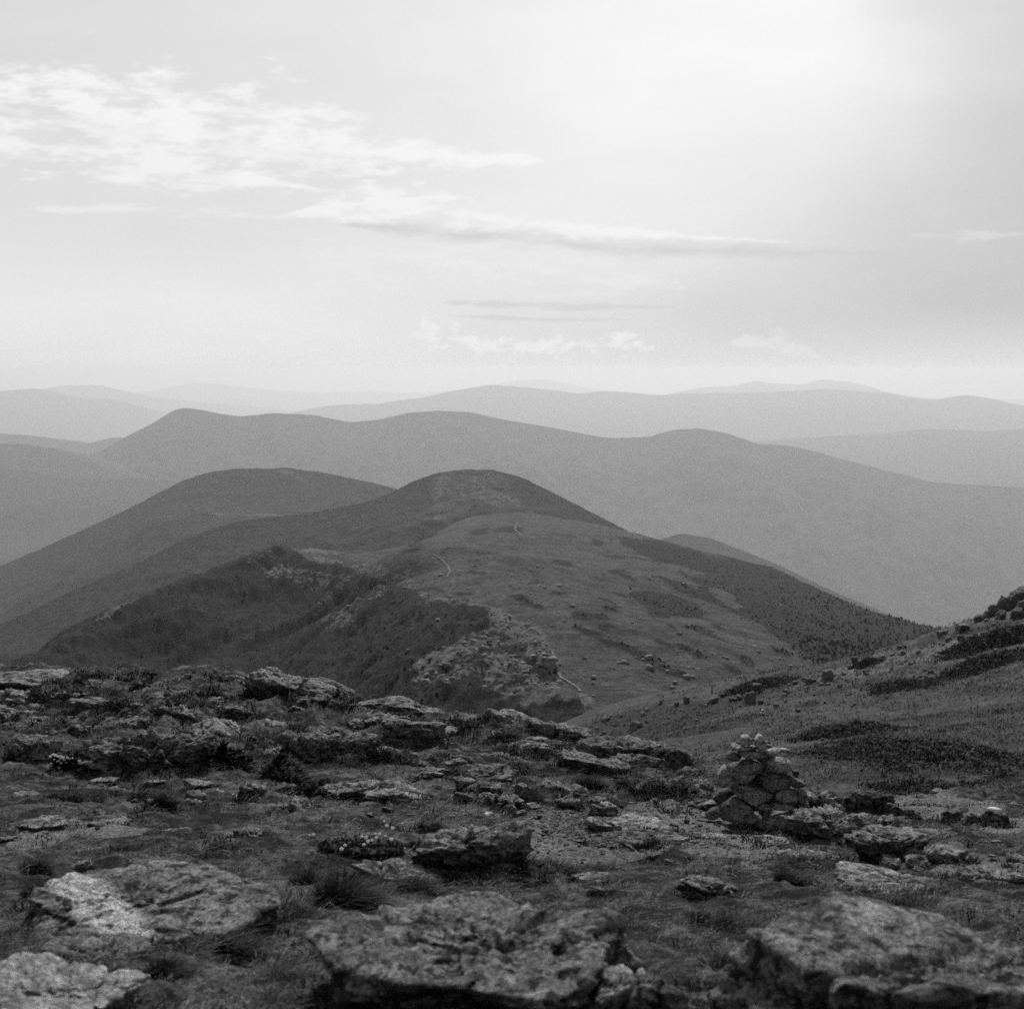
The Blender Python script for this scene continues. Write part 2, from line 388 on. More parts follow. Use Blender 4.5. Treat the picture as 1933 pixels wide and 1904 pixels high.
def far(d, pts): return [(x, y, d) for x, y in pts]
mountain('mountain', far(38000, [(-500, 738), (0, 745), (200, 745), (270, 740), (330, 728), (370, 722), (430, 726), (470, 731), (520, 737), (600, 741), (700, 738), (760, 741), (850, 738), (900, 733), (960, 719), (1020, 715), (1060, 720), (1120, 735), (1250, 745), (2400, 760)]),
         6000, 700, 5000, M_mount, 'palest mountain chain low on the horizon', amp=.08, seed=41)
mountain('mountain', far(27000, [(1150, 760), (1230, 748), (1260, 744), (1310, 734), (1350, 729), (1385, 729), (1425, 718), (1455, 723), (1490, 725), (1515, 726), (1552, 716), (1600, 720), (1635, 727), (1670, 739), (1720, 748), (1800, 757)]),
         4000, 600, 4000, M_mount, 'pale double peaked mountain on the right horizon', amp=.08, seed=42)
mountain('mountain', far(27000, [(-700, 745), (-200, 742), (0, 740), (60, 738), (100, 731), (135, 727), (190, 727), (235, 738), (300, 752), (420, 762), (560, 775), (700, 790)]),
         5000, 650, 4000, M_mount, 'pale rounded mountain at the left horizon', amp=.10, seed=43)
mountain('mountain', far(20500, [(-700, 725), (-200, 735), (0, 738), (60, 733), (85, 735), (140, 752), (200, 752), (230, 757), (300, 780), (400, 800), (520, 830)]),
         5000, 700, 4000, M_mount, 'pale mountain slope at the left edge', amp=.10, seed=44)
mountain('mountain', far(19000, [(450, 800), (560, 777), (600, 768), (640, 764), (700, 762), (760, 770), (900, 790)]),
         3000, 500, 3000, M_mount, 'small pale hill behind the long grey mountain', amp=.1, seed=45, ncol=120)
mountain('mountain', far(18500, [(520, 830), (620, 794), (680, 770), (735, 758), (800, 750), (835, 742), (870, 735), (925, 726), (980, 730), (1050, 737), (1090, 743), (1140, 738), (1180, 740), (1240, 746), (1300, 742), (1380, 742), (1450, 740), (1500, 738), (1555, 734), (1600, 737), (1680, 742), (1720, 751), (1765, 755), (1820, 745), (1860, 750), (1933, 766), (2100, 790), (2500, 800)]),
         5000, 760, 4000, M_mount, 'broad light grey mountain across the right horizon', amp=.10, seed=46, ncol=300)
mountain('mountain', far(12500, [(1150, 900), (1300, 850), (1450, 831), (1600, 821), (1690, 818), (1755, 809), (1850, 814), (1933, 810), (2100, 812), (2500, 830)]),
         3500, 420, 3000, M_mount, 'low grey shoulder below the right horizon', amp=.10, seed=47)
mountain('mountain', far(9500, [(-700, 800), (-200, 812), (0, 818), (60, 822), (120, 833), (165, 837), (210, 826), (260, 825), (330, 840), (500, 860)]),
         3000, 420, 2500, M_mount, 'low pale ridge at the left edge behind darker hills', amp=.10, seed=48, ncol=140)
mountain('mountain', far(7900, [(-500, 990), (0, 935), (60, 920), (100, 903), (150, 872), (200, 846), (250, 818), (290, 797), (330, 773), (352, 769), (385, 775), (450, 786), (510, 780), (590, 783), (630, 790), (660, 797), (710, 793), (760, 781), (820, 775), (890, 778), (960, 794), (1050, 808), (1110, 820), (1150, 827), (1220, 825), (1270, 812), (1320, 808), (1370, 817), (1430, 838), (1500, 842), (1580, 864), (1700, 895), (1760, 910), (1850, 916), (1933, 920), (2200, 950), (2600, 980)]),
         2000, 860, 2500, M_mount, 'long grey mountain with several summits across the middle', ncol=360, nrow=100, amp=.2, seed=49, veg=.97)
mountain('hill', far(6800, [(-900, 800), (-300, 826), (0, 838), (40, 838), (90, 845), (150, 864), (210, 884), (265, 899), (350, 920), (480, 950), (600, 990)]),
         1800, 300, 1500, M_mount, 'grey sloping hill at the left edge', amp=.12, seed=50)
mountain('hill', far(5600, [(-900, 850), (-300, 868), (0, 880), (60, 890), (130, 901), (200, 904), (260, 902), (330, 908), (420, 925), (520, 950)]),
         1500, 320, 1300, M_hill, 'darker grey rounded hill at the left edge', amp=.12, seed=51)
mountain('hill', far(4000, [(1100, 1080), (1180, 1050), (1240, 1022), (1285, 1006), (1340, 1015), (1400, 1038), (1470, 1066), (1560, 1110), (1700, 1170)]),
         900, 230, 800, M_hill, 'small grey spur in the valley behind the ridge', amp=.1, seed=52, ncol=120)
mountain('hill', far(3050, [(-1200, 1250), (-500, 1180), (-200, 1130), (0, 1068), (130, 1012), (230, 966), (300, 930), (345, 907), (400, 890), (450, 884), (500, 885), (540, 883), (600, 890), (700, 910), (760, 926), (820, 950), (950, 1010), (1100, 1080)]),
         1150, 330, 900, M_hill, 'dark rounded forest hill left of the dome', ncol=300, nrow=90, amp=.13, seed=53, crest=2.5, veg=.97, patches=[(540, 890, 20, 5, 10), (570, 905, 16, 4, 20), (480, 972, 70, 2.5, 0), (410, 970, 14, 3, 0)])
mountain('hill', [(-1400, 1500, 1100), (-600, 1330, 1250), (-200, 1240, 1350), (0, 1180, 1450), (130, 1118, 1520), (250, 1068, 1580), (340, 1022, 1640), (400, 997, 1690), (450, 984, 1730), (520, 975, 1770), (580, 968, 1790), (640, 958, 1810), (700, 945, 1830), (750, 925, 1850), (780, 908, 1870),
                  (830, 891, 1890), (880, 886, 1900), (930, 887, 1900), (980, 899, 1890), (1040, 927, 1870), (1100, 958, 1850), (1150, 984, 1830), (1200, 1010, 1800), (1280, 1055, 1760), (1400, 1120, 1700)],
         600, 190, 500, M_hill, 'dark rounded dome summit beyond the end of the ridge', ncol=420, nrow=110, amp=.15, seed=54, crest=1.6, veg=.95, patches=[(890, 905, 75, 26, 8), (850, 940, 40, 30, 30), (930, 930, 60, 24, 20), (830, 968, 50, 14, -10)])
vf_x = np.linspace(-80000, 80000, 40); vf_y = np.linspace(1500, 84000, 60)
Xv, Yv = np.meshgrid(vf_x, vf_y)
structure(mesh_np('valley_floor', np.stack([Xv, Yv, -1720 + 0 * Xv], -1).reshape(-1, 3), grid_faces(60, 40), M_valley), 'forested valley floor far below')

# ------------------------------------------------------------------ the ridge in the middle
RC = [(1100, 1300, 230), (1055, 1270, 250), (1050, 1230, 285), (1000, 1190, 325), (960, 1160, 365), (920, 1140, 400), (830, 1125, 470), (760, 1100, 530), (700, 1070, 600), (640, 1050, 650), (580, 1040, 680),
      (500, 1047, 680), (440, 1075, 655), (380, 1105, 625), (300, 1135, 600), (200, 1175, 570), (130, 1215, 545), (100, 1245, 530), (60, 1275, 515), (-100, 1400, 480),
      (400, 1280, 530), (500, 1290, 490), (300, 1280, 550), (600, 1305, 400), (700, 1320, 335), (800, 1345, 265), (450, 1200, 570), (500, 1150, 605), (380, 1190, 575), (250, 1240, 555), (640, 1215, 562), (700, 1165, 560), (580, 1100, 618), (640, 1130, 602), (560, 1230, 540), (700, 1112, 572),
      (770, 1175, 445), (710, 1230, 425), (650, 1285, 410), (880, 1250, 315), (850, 1300, 280), (950, 1320, 225), (960, 1230, 305),
      (850, 1085, 660), (820, 1050, 770), (720, 1042, 780), (760, 1033, 860), (970, 990, 1060), (890, 977, 1150), (960, 970, 1180), (1060, 979, 1160), (1150, 995, 1130), (1200, 1006, 1110), (840, 1000, 1060), (790, 1025, 960),
      (1260, 1024, 1080), (1330, 1047, 1040), (1400, 1065, 990), (1455, 1074, 950), (1500, 1096, 900), (1560, 1122, 850), (1650, 1158, 790), (1780, 1190, 740), (1950, 1240, 690), (2300, 1330, 600),
      (1100, 1050, 790), (1200, 1080, 690), (1300, 1110, 600), (1100, 1120, 540), (1250, 1180, 420), (1380, 1170, 490), (1480, 1190, 560), (1600, 1200, 620), (1700, 1235, 640), (1350, 1250, 310), (1200, 1250, 300), (1450, 1235, 380), (1530, 1250, 400),
      (1300, 1420, 150), (1100, 1420, 160), (1700, 1420, 220), (900, 1440, 180), (600, 1500, 250), (2100, 1420, 300)]
rp = [pt(*q) for q in RC]
def dropped(px, py, d, k, dz): p = pt(px, py, d); p = p * k; p[2] = pt(px, py, d)[2] - dz; return p
for q in [(580, 1040, 680), (440, 1075, 655), (300, 1135, 600), (130, 1215, 545), (60, 1275, 515)]: rp.append(dropped(*q, 1.4, 70))
for q in [(720, 1042, 780), (800, 1022, 930), (890, 977, 1150), (1060, 979, 1160), (1200, 1006, 1110), (1330, 1047, 1040), (1455, 1074, 950), (1560, 1122, 850), (1650, 1158, 790), (1780, 1190, 740), (1950, 1240, 690)]: rp.append(dropped(*q, 1.35, 45))
tr = TPS(rp, 400.0, 2e-5)
def ridge_z(X, Y):
    z = tr(X, Y)
    e_ = np.array([(-100, 480), (60, 515), (130, 545), (300, 600), (440, 655), (580, 690), (650, 760), (720, 860), (790, 1000), (840, 1090), (890, 1160), (1000, 1180), (1060, 1160), (1200, 1110), (1330, 1040), (1455, 950), (1560, 850), (1650, 790), (1780, 740), (1950, 690), (2300, 600)], float)
    t_ = np.clip(Y - np.interp(CX + F * X / np.maximum(Y, 1), e_[:, 0], e_[:, 1]), 0, None); z = z - .55 * t_ * t_ / (t_ + 60)     # falls away behind its skyline
    z = z + fb2(X, Y, 70, 4, 61) * 2.2 + fb2(X, Y, 14, 4, 66, ridged=True) * .7
    return z
nu, nd = 640, 420
uu = np.linspace(-420, 2350, nu); dd = np.geomspace(150, 1420, nd)
U, Dm = np.meshgrid((uu - CX) / F, dd)
Xr, Yr = U * Dm, Dm
Zr = ridge_z(Xr, Yr)
pxr, pyr = project(Xr, Yr, Zr)
# vegetation: left face below the crest, forest on the right flank, streaks of shrub on the plateau
crest = np.array([(60, 1275), (130, 1215), (300, 1135), (440, 1078), (520, 1048), (640, 1062), (700, 1082), (760, 1108), (830, 1132), (920, 1146), (960, 1168), (1000, 1205), (1050, 1245), (1050, 1300), (1200, 1420)], float)
cy = np.interp(pxr, crest[:, 0], crest[:, 1]) + 6 * fb2(Xr, Yr, 20, 3, 71)
cy = cy - 44 * sst(-pxr, -600, -500); left = sst(pyr - cy, -4, 14) * (pxr < 1120)
def poly_mask(px, py, poly, soft):
    P = np.array(poly, float); n = len(P); inside = np.zeros(px.shape, bool); dmin = np.full(px.shape, 1e9)
    for i in range(n):
        a, b = P[i], P[(i + 1) % n]
        c = ((a[1] > py) != (b[1] > py)) & (px < (b[0] - a[0]) * (py - a[1]) / (b[1] - a[1] + 1e-9) + a[0]); inside ^= c
        ab = b - a; t = np.clip(((px - a[0]) * ab[0] + (py - a[1]) * ab[1]) / (ab @ ab), 0, 1)
        dmin = np.minimum(dmin, np.hypot(px - a[0] - t * ab[0], py - a[1] - t * ab[1]))
    return np.clip(.5 + np.where(inside, dmin, -dmin) / (2 * soft), 0, 1)
wob = 14 * fb2(Xr, Yr, 60, 4, 72); wob2 = 10 * fb2(Xr, Yr, 45, 4, 73)
flank = poly_mask(pxr + wob, pyr + wob2, [(1240, 1018), (1330, 1044), (1460, 1070), (1600, 1135), (1800, 1190), (2300, 1330), (2300, 1500), (1720, 1260), (1530, 1250), (1440, 1180), (1370, 1150), (1270, 1110), (1230, 1085), (1330, 1085), (1200, 1040), (1150, 1010)], 10)
flank = np.maximum(flank, ell(pxr + wob, pyr + wob2, 1260, 1140, 75, 22, 14))
clear = np.maximum(ell(pxr + wob, pyr, 1372, 1130, 34, 11, 28), ell(pxr, pyr + wob2, 1270, 1090, 60, 8, 20)); flank = flank * (1 - clear)
veg = np.maximum(left * .93, flank)
fbA = fb2(Xr, Yr, 22, 4, 172); fbB = fb2(Xr, Yr, 18, 4, 173)
for cx, cyy, rx, ry, a in [(1100, 1162, 30, 9, 10), (1131, 1025, 16, 5, 5), (1062, 1062, 32, 7, 8), (1016, 1268, 42, 17, 18), (1050, 1303, 20, 6, -3), (1000, 1140, 40, 6, 18), (1190, 1230, 110, 9, 22), (1260, 1265, 60, 8, 18), (1380, 1265, 40, 8, 30),
                           (960, 1000, 40, 6, 0), (905, 1003, 30, 10, -20), (835, 1045, 12, 4, 5), (1250, 1215, 30, 6, 20), (1110, 1190, 40, 6, 14), (980, 1130, 30, 4, 12), (1340, 1200, 30, 6, 20), (1230, 1045, 60, 9, 16), (1150, 1150, 22, 5, 8), (900, 1080, 20, 4, 8),
                           (1300, 1230, 50, 7, 25), (1405, 1250, 22, 6, 30), (1170, 1120, 20, 5, 10), (1240, 1160, 28, 6, 20), (1010, 1100, 14, 4, 5), (1050, 1120, 22, 4, 5)]:
    veg = np.maximum(veg, ell(pxr + wob * .5 + 20 * fbA, pyr + wob2 * .3 + 9 * fbB, cx, cyy, rx, ry, a, .65) * .85)
sheet = fb2(Xr + Yr * .25, Yr, 34, 5, 74, sx=.55, sy=1.1)
veg = np.maximum(veg, .42 + .5 * np.clip(sheet - .12, -.6, .5)) - .16 * (1 - np.maximum(left, flank))
ribs = fb2(.8 * Xr - .6 * Yr, .6 * Xr + .8 * Yr, 30, 4, 75, sx=1, sy=.22, ridged=True)
veg = veg - left * .34 * sst(ribs + .3 * fb2(Xr, Yr, 9, 3, 76), .40, .70)
wobA = 20 * fb2(Xr, Yr, 22, 4, 172); wobB = 9 * fb2(Xr, Yr, 18, 4, 173)
for k_ in range(90):
    r_ = random.Random(500 + k_); pX = r_.uniform(760, 1560); pY = r_.uniform(1000, 1290); L_ = r_.uniform(8, 34)
    veg = np.maximum(veg, r_.uniform(.5, .8) * ell(pxr + wobA, pyr + wobB, pX, pY, L_, L_ * r_.uniform(.10, .24), np.interp(pX, [760, 1500], [0, 26]) + r_.uniform(-5, 5), .7))
rockm = np.zeros_like(Xr)
for cx, cyy, rx, ry, a, s in [(580, 1095, 110, 26, 12, .52), (520, 1120, 50, 50, 20, .42), (680, 1125, 60, 40, 20, .38), (860, 1142, 80, 14, 8, .55), (960, 1190, 60, 30, 40, .75), (1010, 1220, 30, 50, -20, .75), (900, 1260, 70, 70, 30, .44), (960, 1300, 90, 50, 30, .52), (830, 1310, 60, 50, 0, .5), (1040, 1330, 90, 22, -5, .8),
                              (600, 1042, 60, 8, 5, .6), (740, 1085, 90, 10, 22, .5), (1060, 1150, 110, 10, 20, .35), (220, 1170, 60, 8, -22, .5), (640, 1180, 60, 50, 0, .35), (800, 1000, 40, 14, -20, .5)]:
    rockm = np.maximum(rockm, s * ell(pxr, pyr, cx, cyy, rx, ry, a, .6))
rockm = np.maximum(rockm, .74 * np.exp(-((pyr - cy + 2) / 8.0) ** 2) * (pxr > 590) * (pxr < 1075) * np.clip(.75 + .8 * fb2(Xr, Yr, 16, 3, 177), 0, 1.2))
rockm = rockm + .30 * np.clip(fb2(Xr, Yr, 9, 4, 178) - .12, 0, 1) + .16 * left * sst(ribs, .35, .6) + .12 * fb2(Xr, Yr, 12, 3, 77) + .34 * sst(rockm, .2, .5) * fb2(Xr, Yr, 7, 4, 78)
bumpy = sst(veg, .45, .7)
Zr = Zr + bumpy * (fb2(Xr, Yr, 3.2, 2, 78) * .9 + .5) + sst(pyr - cy, 6, 60) * sst(-pxr, -1010, -860) * left * (ribs - .2) * 8.5 + left * (fb2(Xr, Yr, 9, 5, 179, ridged=True, gain=.6) - .2) * 2.6 + sst(rockm, .35, .8) * (fb2(Xr, Yr, 11, 5, 79, ridged=True, gain=.65) - .2) * 1.5
structure(mesh_np('ridge', np.stack([Xr, Yr, Zr], -1).reshape(-1, 3), grid_faces(nd, nu), M_ridge, True, {'veg': veg, 'rock': rockm}), 'broad alpine ridge with a crest trail below')
_rg = (uu, dd, Zr, veg, left, flank, rockm)
def ridge_sample(px, d, field):
    """bilinear lookup in the ridge grid"""
    i = (px - uu[0]) / (uu[1] - uu[0]); j = np.log(d / dd[0]) / np.log(dd[1] / dd[0])
    i = np.clip(i, 0, nu - 1.001); j = np.clip(j, 0, nd - 1.001); i0 = i.astype(int); j0 = j.astype(int); fi, fj = i - i0, j - j0
    return (field[j0, i0] * (1 - fi) + field[j0, i0 + 1] * fi) * (1 - fj) + (field[j0 + 1, i0] * (1 - fi) + field[j0 + 1, i0 + 1] * fi) * fj
def ridge_hit(px, py):
    d = np.geomspace(160, 1350, 1500); z = ridge_sample(np.full(d.shape, float(px)), d, Zr)
    r = ray(px, py); zz = r[2] / r[1] * d
    k = np.argmax(zz < z); return d[k] if (zz < z).any() else None
def trail_strip(pts, width, label):
    P = []
    for i in range(len(pts) - 1):
        for s in np.linspace(0, 1, 8, endpoint=False):
            x, y = pts[i][0] * (1 - s) + pts[i + 1][0] * s, pts[i][1] * (1 - s) + pts[i + 1][1] * s
            d = ridge_hit(x + 2 * math.sin(i * 5 + s * 9), y)
            if d: P.append(((x - CX) / F * d, d))
    P = np.array(P); k = np.array([.25, .5, .25])
    for c in range(2): P[1:-1, c] = np.convolve(P[:, c], k, 'valid')
    T = np.gradient(P, axis=0); N = np.stack([-T[:, 1], T[:, 0]], 1); N /= np.linalg.norm(N, axis=1)[:, None] + 1e-9
    wv = width * (1 + .4 * np.sin(np.arange(len(P)) * 1.7))[:, None]
    rows = np.stack([P - N * wv, P, P + N * wv], 1)
    pz = ridge_sample(rows[..., 0] / rows[..., 1] * F + CX, rows[..., 1], Zr) + .2
    V = np.concatenate([rows, pz[..., None]], -1).reshape(-1, 3)
    structure(mesh_np('trail', V, grid_faces(len(P), 3), M_trail), label)
trail_strip([(1097, 1306), (1092, 1299), (1075, 1288), (1060, 1280), (1053, 1265), (1052, 1250), (1045, 1238), (1043, 1228), (1030, 1222)], .22, 'pale footpath winding up the rocky near end of the ridge')
trail_strip([(842, 1090), (849, 1080), (845, 1070), (838, 1062), (825, 1052), (815, 1046)], .38, 'short pale footpath zigzag on the ridge plateau')
trail_strip([(1008, 1019), (998, 1013), (985, 1011), (972, 1000), (974, 990), (978, 986)], .4, 'thin pale footpath over the farthest hump of the ridge')

# low conifers on the ridge: too many to count, one mass
def cone_cluster(P, h, w, mat, name, label, sides=5):
    """P (n,3) base points; two stacked ragged cones each"""
    n = len(P); a = np.arange(sides) / sides * 2 * np.pi
    V, Fc = [], []
    ph = RNG.uniform(0, 6.28, n)
    base = 0
    for lo, hi, r in ((.0, .75, 1.0), (.4, 1.0, .62)):
        rr = w[:, None] * r * RNG.uniform(.7, 1.25, (n, sides))
        ring = np.stack([P[:, 0, None] + rr * np.cos(a[None] + ph[:, None]), P[:, 1, None] + rr * np.sin(a[None] + ph[:, None]), P[:, 2, None] + h[:, None] * (lo + RNG.uniform(-.05, .1, (n, sides)))], -1)
        top = np.stack([P[:, 0], P[:, 1], P[:, 2] + h * hi], -1)[:, None]
        vs = np.concatenate([ring, top], 1); V.append(vs.reshape(-1, 3))
        idx = base + np.arange(n)[:, None] * (sides + 1)
        for k in range(sides): Fc.append(np.stack([idx[:, 0] + k, idx[:, 0] + (k + 1) % sides, idx[:, 0] + sides], 1))
        base += n * (sides + 1)
    o = mesh_np(name, np.concatenate(V), np.concatenate(Fc), mat, False)
    return tag(o, label, None, None, 'stuff')
q = 90000
tp = RNG.uniform(-250, 2200, q); td = np.exp(RNG.uniform(np.log(230), np.log(1150), q))
vg_ = ridge_sample(tp, td, veg); fl_ = ridge_sample(tp, td, flank); lf_ = ridge_sample(tp, td, left); rk_ = ridge_sample(tp, td, rockm)
keep = (RNG.random(q) < fl_ * .9) | ((RNG.random(q) < np.clip(vg_ - .46, 0, .4) * 1.6) & (lf_ < .2)) | ((RNG.random(q) < lf_ * .55) & (rk_ < .35))
tp, td, fl_ = tp[keep], td[keep], fl_[keep]; tp, td, fl_ = tp[:36000], td[:36000], fl_[:36000]
tz = ridge_sample(tp, td, Zr) - .15; tx = (tp - CX) / F * td
low = np.clip((tp - 1450) / 300, 0, 1) * (fl_ > .3)
th = np.clip(RNG.lognormal(-.95, .4, len(tp)), .18, 1.1) * (1 + 1.5 * low); 
cone_cluster(np.stack([tx, td, tz], 1), th, th * RNG.uniform(.5, .9, len(tp)) * (1 - .5 * low), M_conifer, 'forest', 'dark low conifer scrub covering the flanks of the ridge')

# ------------------------------------------------------------------ the hillside at mid distance
HP = [(1933, 1492, 34), (2400, 1500, 34), (1700, 1490, 36), (1500, 1480, 40), (1300, 1455, 48), (1933, 1400, 49), (2500, 1380, 50), (1700, 1420, 50), (1550, 1400, 60), (1400, 1390, 68), (1300, 1390, 78), (1933, 1330, 66), (1700, 1350, 72), (1500, 1345, 86), (1350, 1350, 100), (1200, 1380, 110),
      (1933, 1250, 88), (1750, 1290, 92), (1600, 1290, 104), (1450, 1310, 115), (1933, 1180, 106), (2100, 1150, 110), (2400, 1080, 110),
      (1933, 1128, 122), (1890, 1150, 123), (1840, 1172, 124), (1780, 1190, 126), (1720, 1216, 128), (1650, 1238, 130), (1600, 1248, 132), (1540, 1258, 134), (1480, 1270, 138), (1400, 1292, 143), (1300, 1312, 150), (1200, 1330, 155), (1120, 1352, 158), (1040, 1385, 160),
      (900, 1460, 150), (700, 1560, 140), (300, 1700, 140), (900, 1560, 45), (500, 1600, 45), (100, 1600, 50), (1150, 1470, 60), (1000, 1480, 100),
      (1100, 1450, 22), (1933, 1600, 22), (1500, 1560, 22), (2400, 1600, 22), (500, 1500, 22)]
hp = [pt(*q) for q in HP]
for q in [(2400, 1080, 125), (1933, 1128, 122), (1840, 1172, 124), (1720, 1216, 128), (1600, 1248, 132), (1480, 1270, 138), (1400, 1292, 143), (1300, 1312, 150), (1200, 1330, 155), (1040, 1385, 160), (900, 1460, 150)]: hp.append(dropped(*q, 1.22, 20)); hp.append(dropped(*q, 1.6, 60))
th_ = TPS(hp, 60.0, 2e-5)
def side_z(X, Y): return th_(X, Y) + fb2(X, Y, 9, 4, 81) * .45 + fb2(X, Y, 2.0, 4, 82) * .14
nu2, nd2 = 460, 320
us = np.linspace(500, 2500, nu2); ds = np.geomspace(20, 240, nd2)
U, Dm = np.meshgrid((us - CX) / F, ds); Xs, Ys = U * Dm, Dm; Zs = side_z(Xs, Ys); pxs, pys = project(Xs, Ys, Zs)
wb = 10 * fb2(Xs, Ys, 7, 4, 83); wb2 = 6 * fb2(Xs, Ys, 5, 4, 84)
vegs = np.zeros_like(Xs)
for cx, cyy, rx, ry, a in [(1718, 1422, 150, 40, 0), (1612, 1381, 76, 8, -3), (1895, 1436, 32, 13, -10), (1770, 1492, 80, 14, -4), (1920, 1482, 70, 7, 0), (1870, 1250, 80, 13, -14), (1890, 1205, 90, 17, -14), (1714, 1292, 42, 11, -8), (1756, 1207, 30, 6, -22), (1877, 1275, 26, 6, -8), (1646, 1250, 22, 5, -12), (1440, 1290, 55, 9, -22),
                           (1674, 1316, 28, 5, 0), (1520, 1330, 22, 6, -10), (1180, 1355, 90, 10, -14), (1280, 1345, 120, 13, -12), (1240, 1375, 120, 12, -14), (1350, 1370, 90, 10, -14), (1370, 1330, 70, 9, -14), (1160, 1385, 70, 9, -10), (1850, 1300, 40, 5, -8), (1720, 1240, 30, 5, -16)]:
    vegs = np.maximum(vegs, ell(pxs + wb, pys + wb2, cx, cyy, rx, ry, a, .35))
stv = fb2(Xs + .4 * Ys, Ys, 7, 5, 85, sx=.45, sy=1.1)
vegs = np.maximum(vegs, .40 + .8 * np.clip(stv - .08, -.6, .6))
rks = np.clip(.22 + .5 * fb2(Xs, Ys, 5, 4, 86), 0, 1) * sst(-pys, -1340, -1270) + .5 * ell(pxs, pys, 1920, 1140, 60, 26, 0, .5) + .3 * ell(pxs, pys, 1650, 1255, 190, 14, -14, .5) + .45 * ell(pxs, pys, 1575, 1450, 40, 12, 0, .6) + .12
structure(mesh_np('hillside', np.stack([Xs, Ys, Zs], -1).reshape(-1, 3), grid_faces(nd2, nu2), M_side, True, {'veg': vegs, 'rock': rks}), 'rocky alpine hillside rising to the right behind the cairn')

# ------------------------------------------------------------------ the near ground
last = [(-700, 1240, 24), (-300, 1275, 24.5), (0, 1293, 25), (200, 1302, 24), (400, 1312, 23), (560, 1322, 22), (700, 1348, 20.5), (850, 1366, 19.5), (1000, 1394, 18.8), (1150, 1420, 18.2), (1300, 1450, 17.3), (1500, 1500, 16.2), (1750, 1512, 16.6), (1933, 1508, 17.6), (2400, 1500, 19.5)]
KP = [(200, 1904, 4.6), (966, 1904, 4.9), (1700, 1904, 4.9), (2300, 1904, 4.9), (-300, 1904, 4.6), (-300, 1780, 6), (100, 1750, 6.4), (966, 1760, 6.6), (1800, 1760, 6.6), (2300, 1760, 6.6), (0, 1650, 8.0), (400, 1650, 8.2), (966, 1650, 8.6), (1500, 1650, 8.9), (1900, 1640, 9.2), (2400, 1640, 9.2),
      (-400, 1550, 9.8), (0, 1540, 10.2), (500, 1550, 10.2), (900, 1550, 10.8), (1200, 1560, 11.4), (1430, 1580, 12), (1700, 1560, 12.2), (1933, 1545, 13), (2400, 1540, 13),
      (0, 1440, 13.6), (300, 1460, 13), (600, 1470, 13), (900, 1480, 13.4), (1150, 1484, 14), (1300, 1500, 14.2), (1480, 1520, 14.2), (1650, 1520, 14.3), (1933, 1518, 15.3), (2400, 1510, 15.5),
      (-400, 1350, 18.5), (0, 1360, 18.5), (250, 1370, 17.5), (500, 1392, 16.6), (750, 1420, 15.8), (1000, 1434, 16), (1200, 1456, 15.8)] + last
kp = [pt(*q) for q in KP] + [np.array(q, float) for q in [(0, -5, -1.2), (-5, -4, -1.0), (5, -4, -1.4), (0, 0, -1.65), (-3, 1, -1.55), (3, 1, -1.8), (-8, 3, -1.6), (8, 3, -2.0)]]
for q in last: kp.append(dropped(*q, 1.22, 3.2)); kp.append(dropped(*q, 1.7, 9.5))
tk = TPS(kp, 10.0, 3e-5)
def knoll_base(X, Y): return tk(X, Y)
def knoll_z(X, Y):
    X = np.asarray(X, float); Y = np.asarray(Y, float)
    far_ = sst(Y, 10, 20)
    return tk(X, Y) + fb2(X, Y, 1.5, 3, 91) * (.09 + .10 * far_) + fb2(X, Y, .42, 4, 92) * (.085 + .03 * far_)
def near_hit(px, py):
    """where the line of sight meets the smooth near ground"""
    d = np.linspace(2.5, 30, 2200); r = ray(px, py); z = knoll_base(r[0] / r[1] * d, d); zz = r[2] / r[1] * d
    below = zz < z
    return float(d[np.argmax(below)]) if below.any() else 24.0
def side_hit(px, py):
    d = np.geomspace(24, 200, 1500); r = ray(px, py); z = side_z(r[0] / r[1] * d, d); b = r[2] / r[1] * d < z
    return float(d[np.argmax(b)]) if b.any() else None

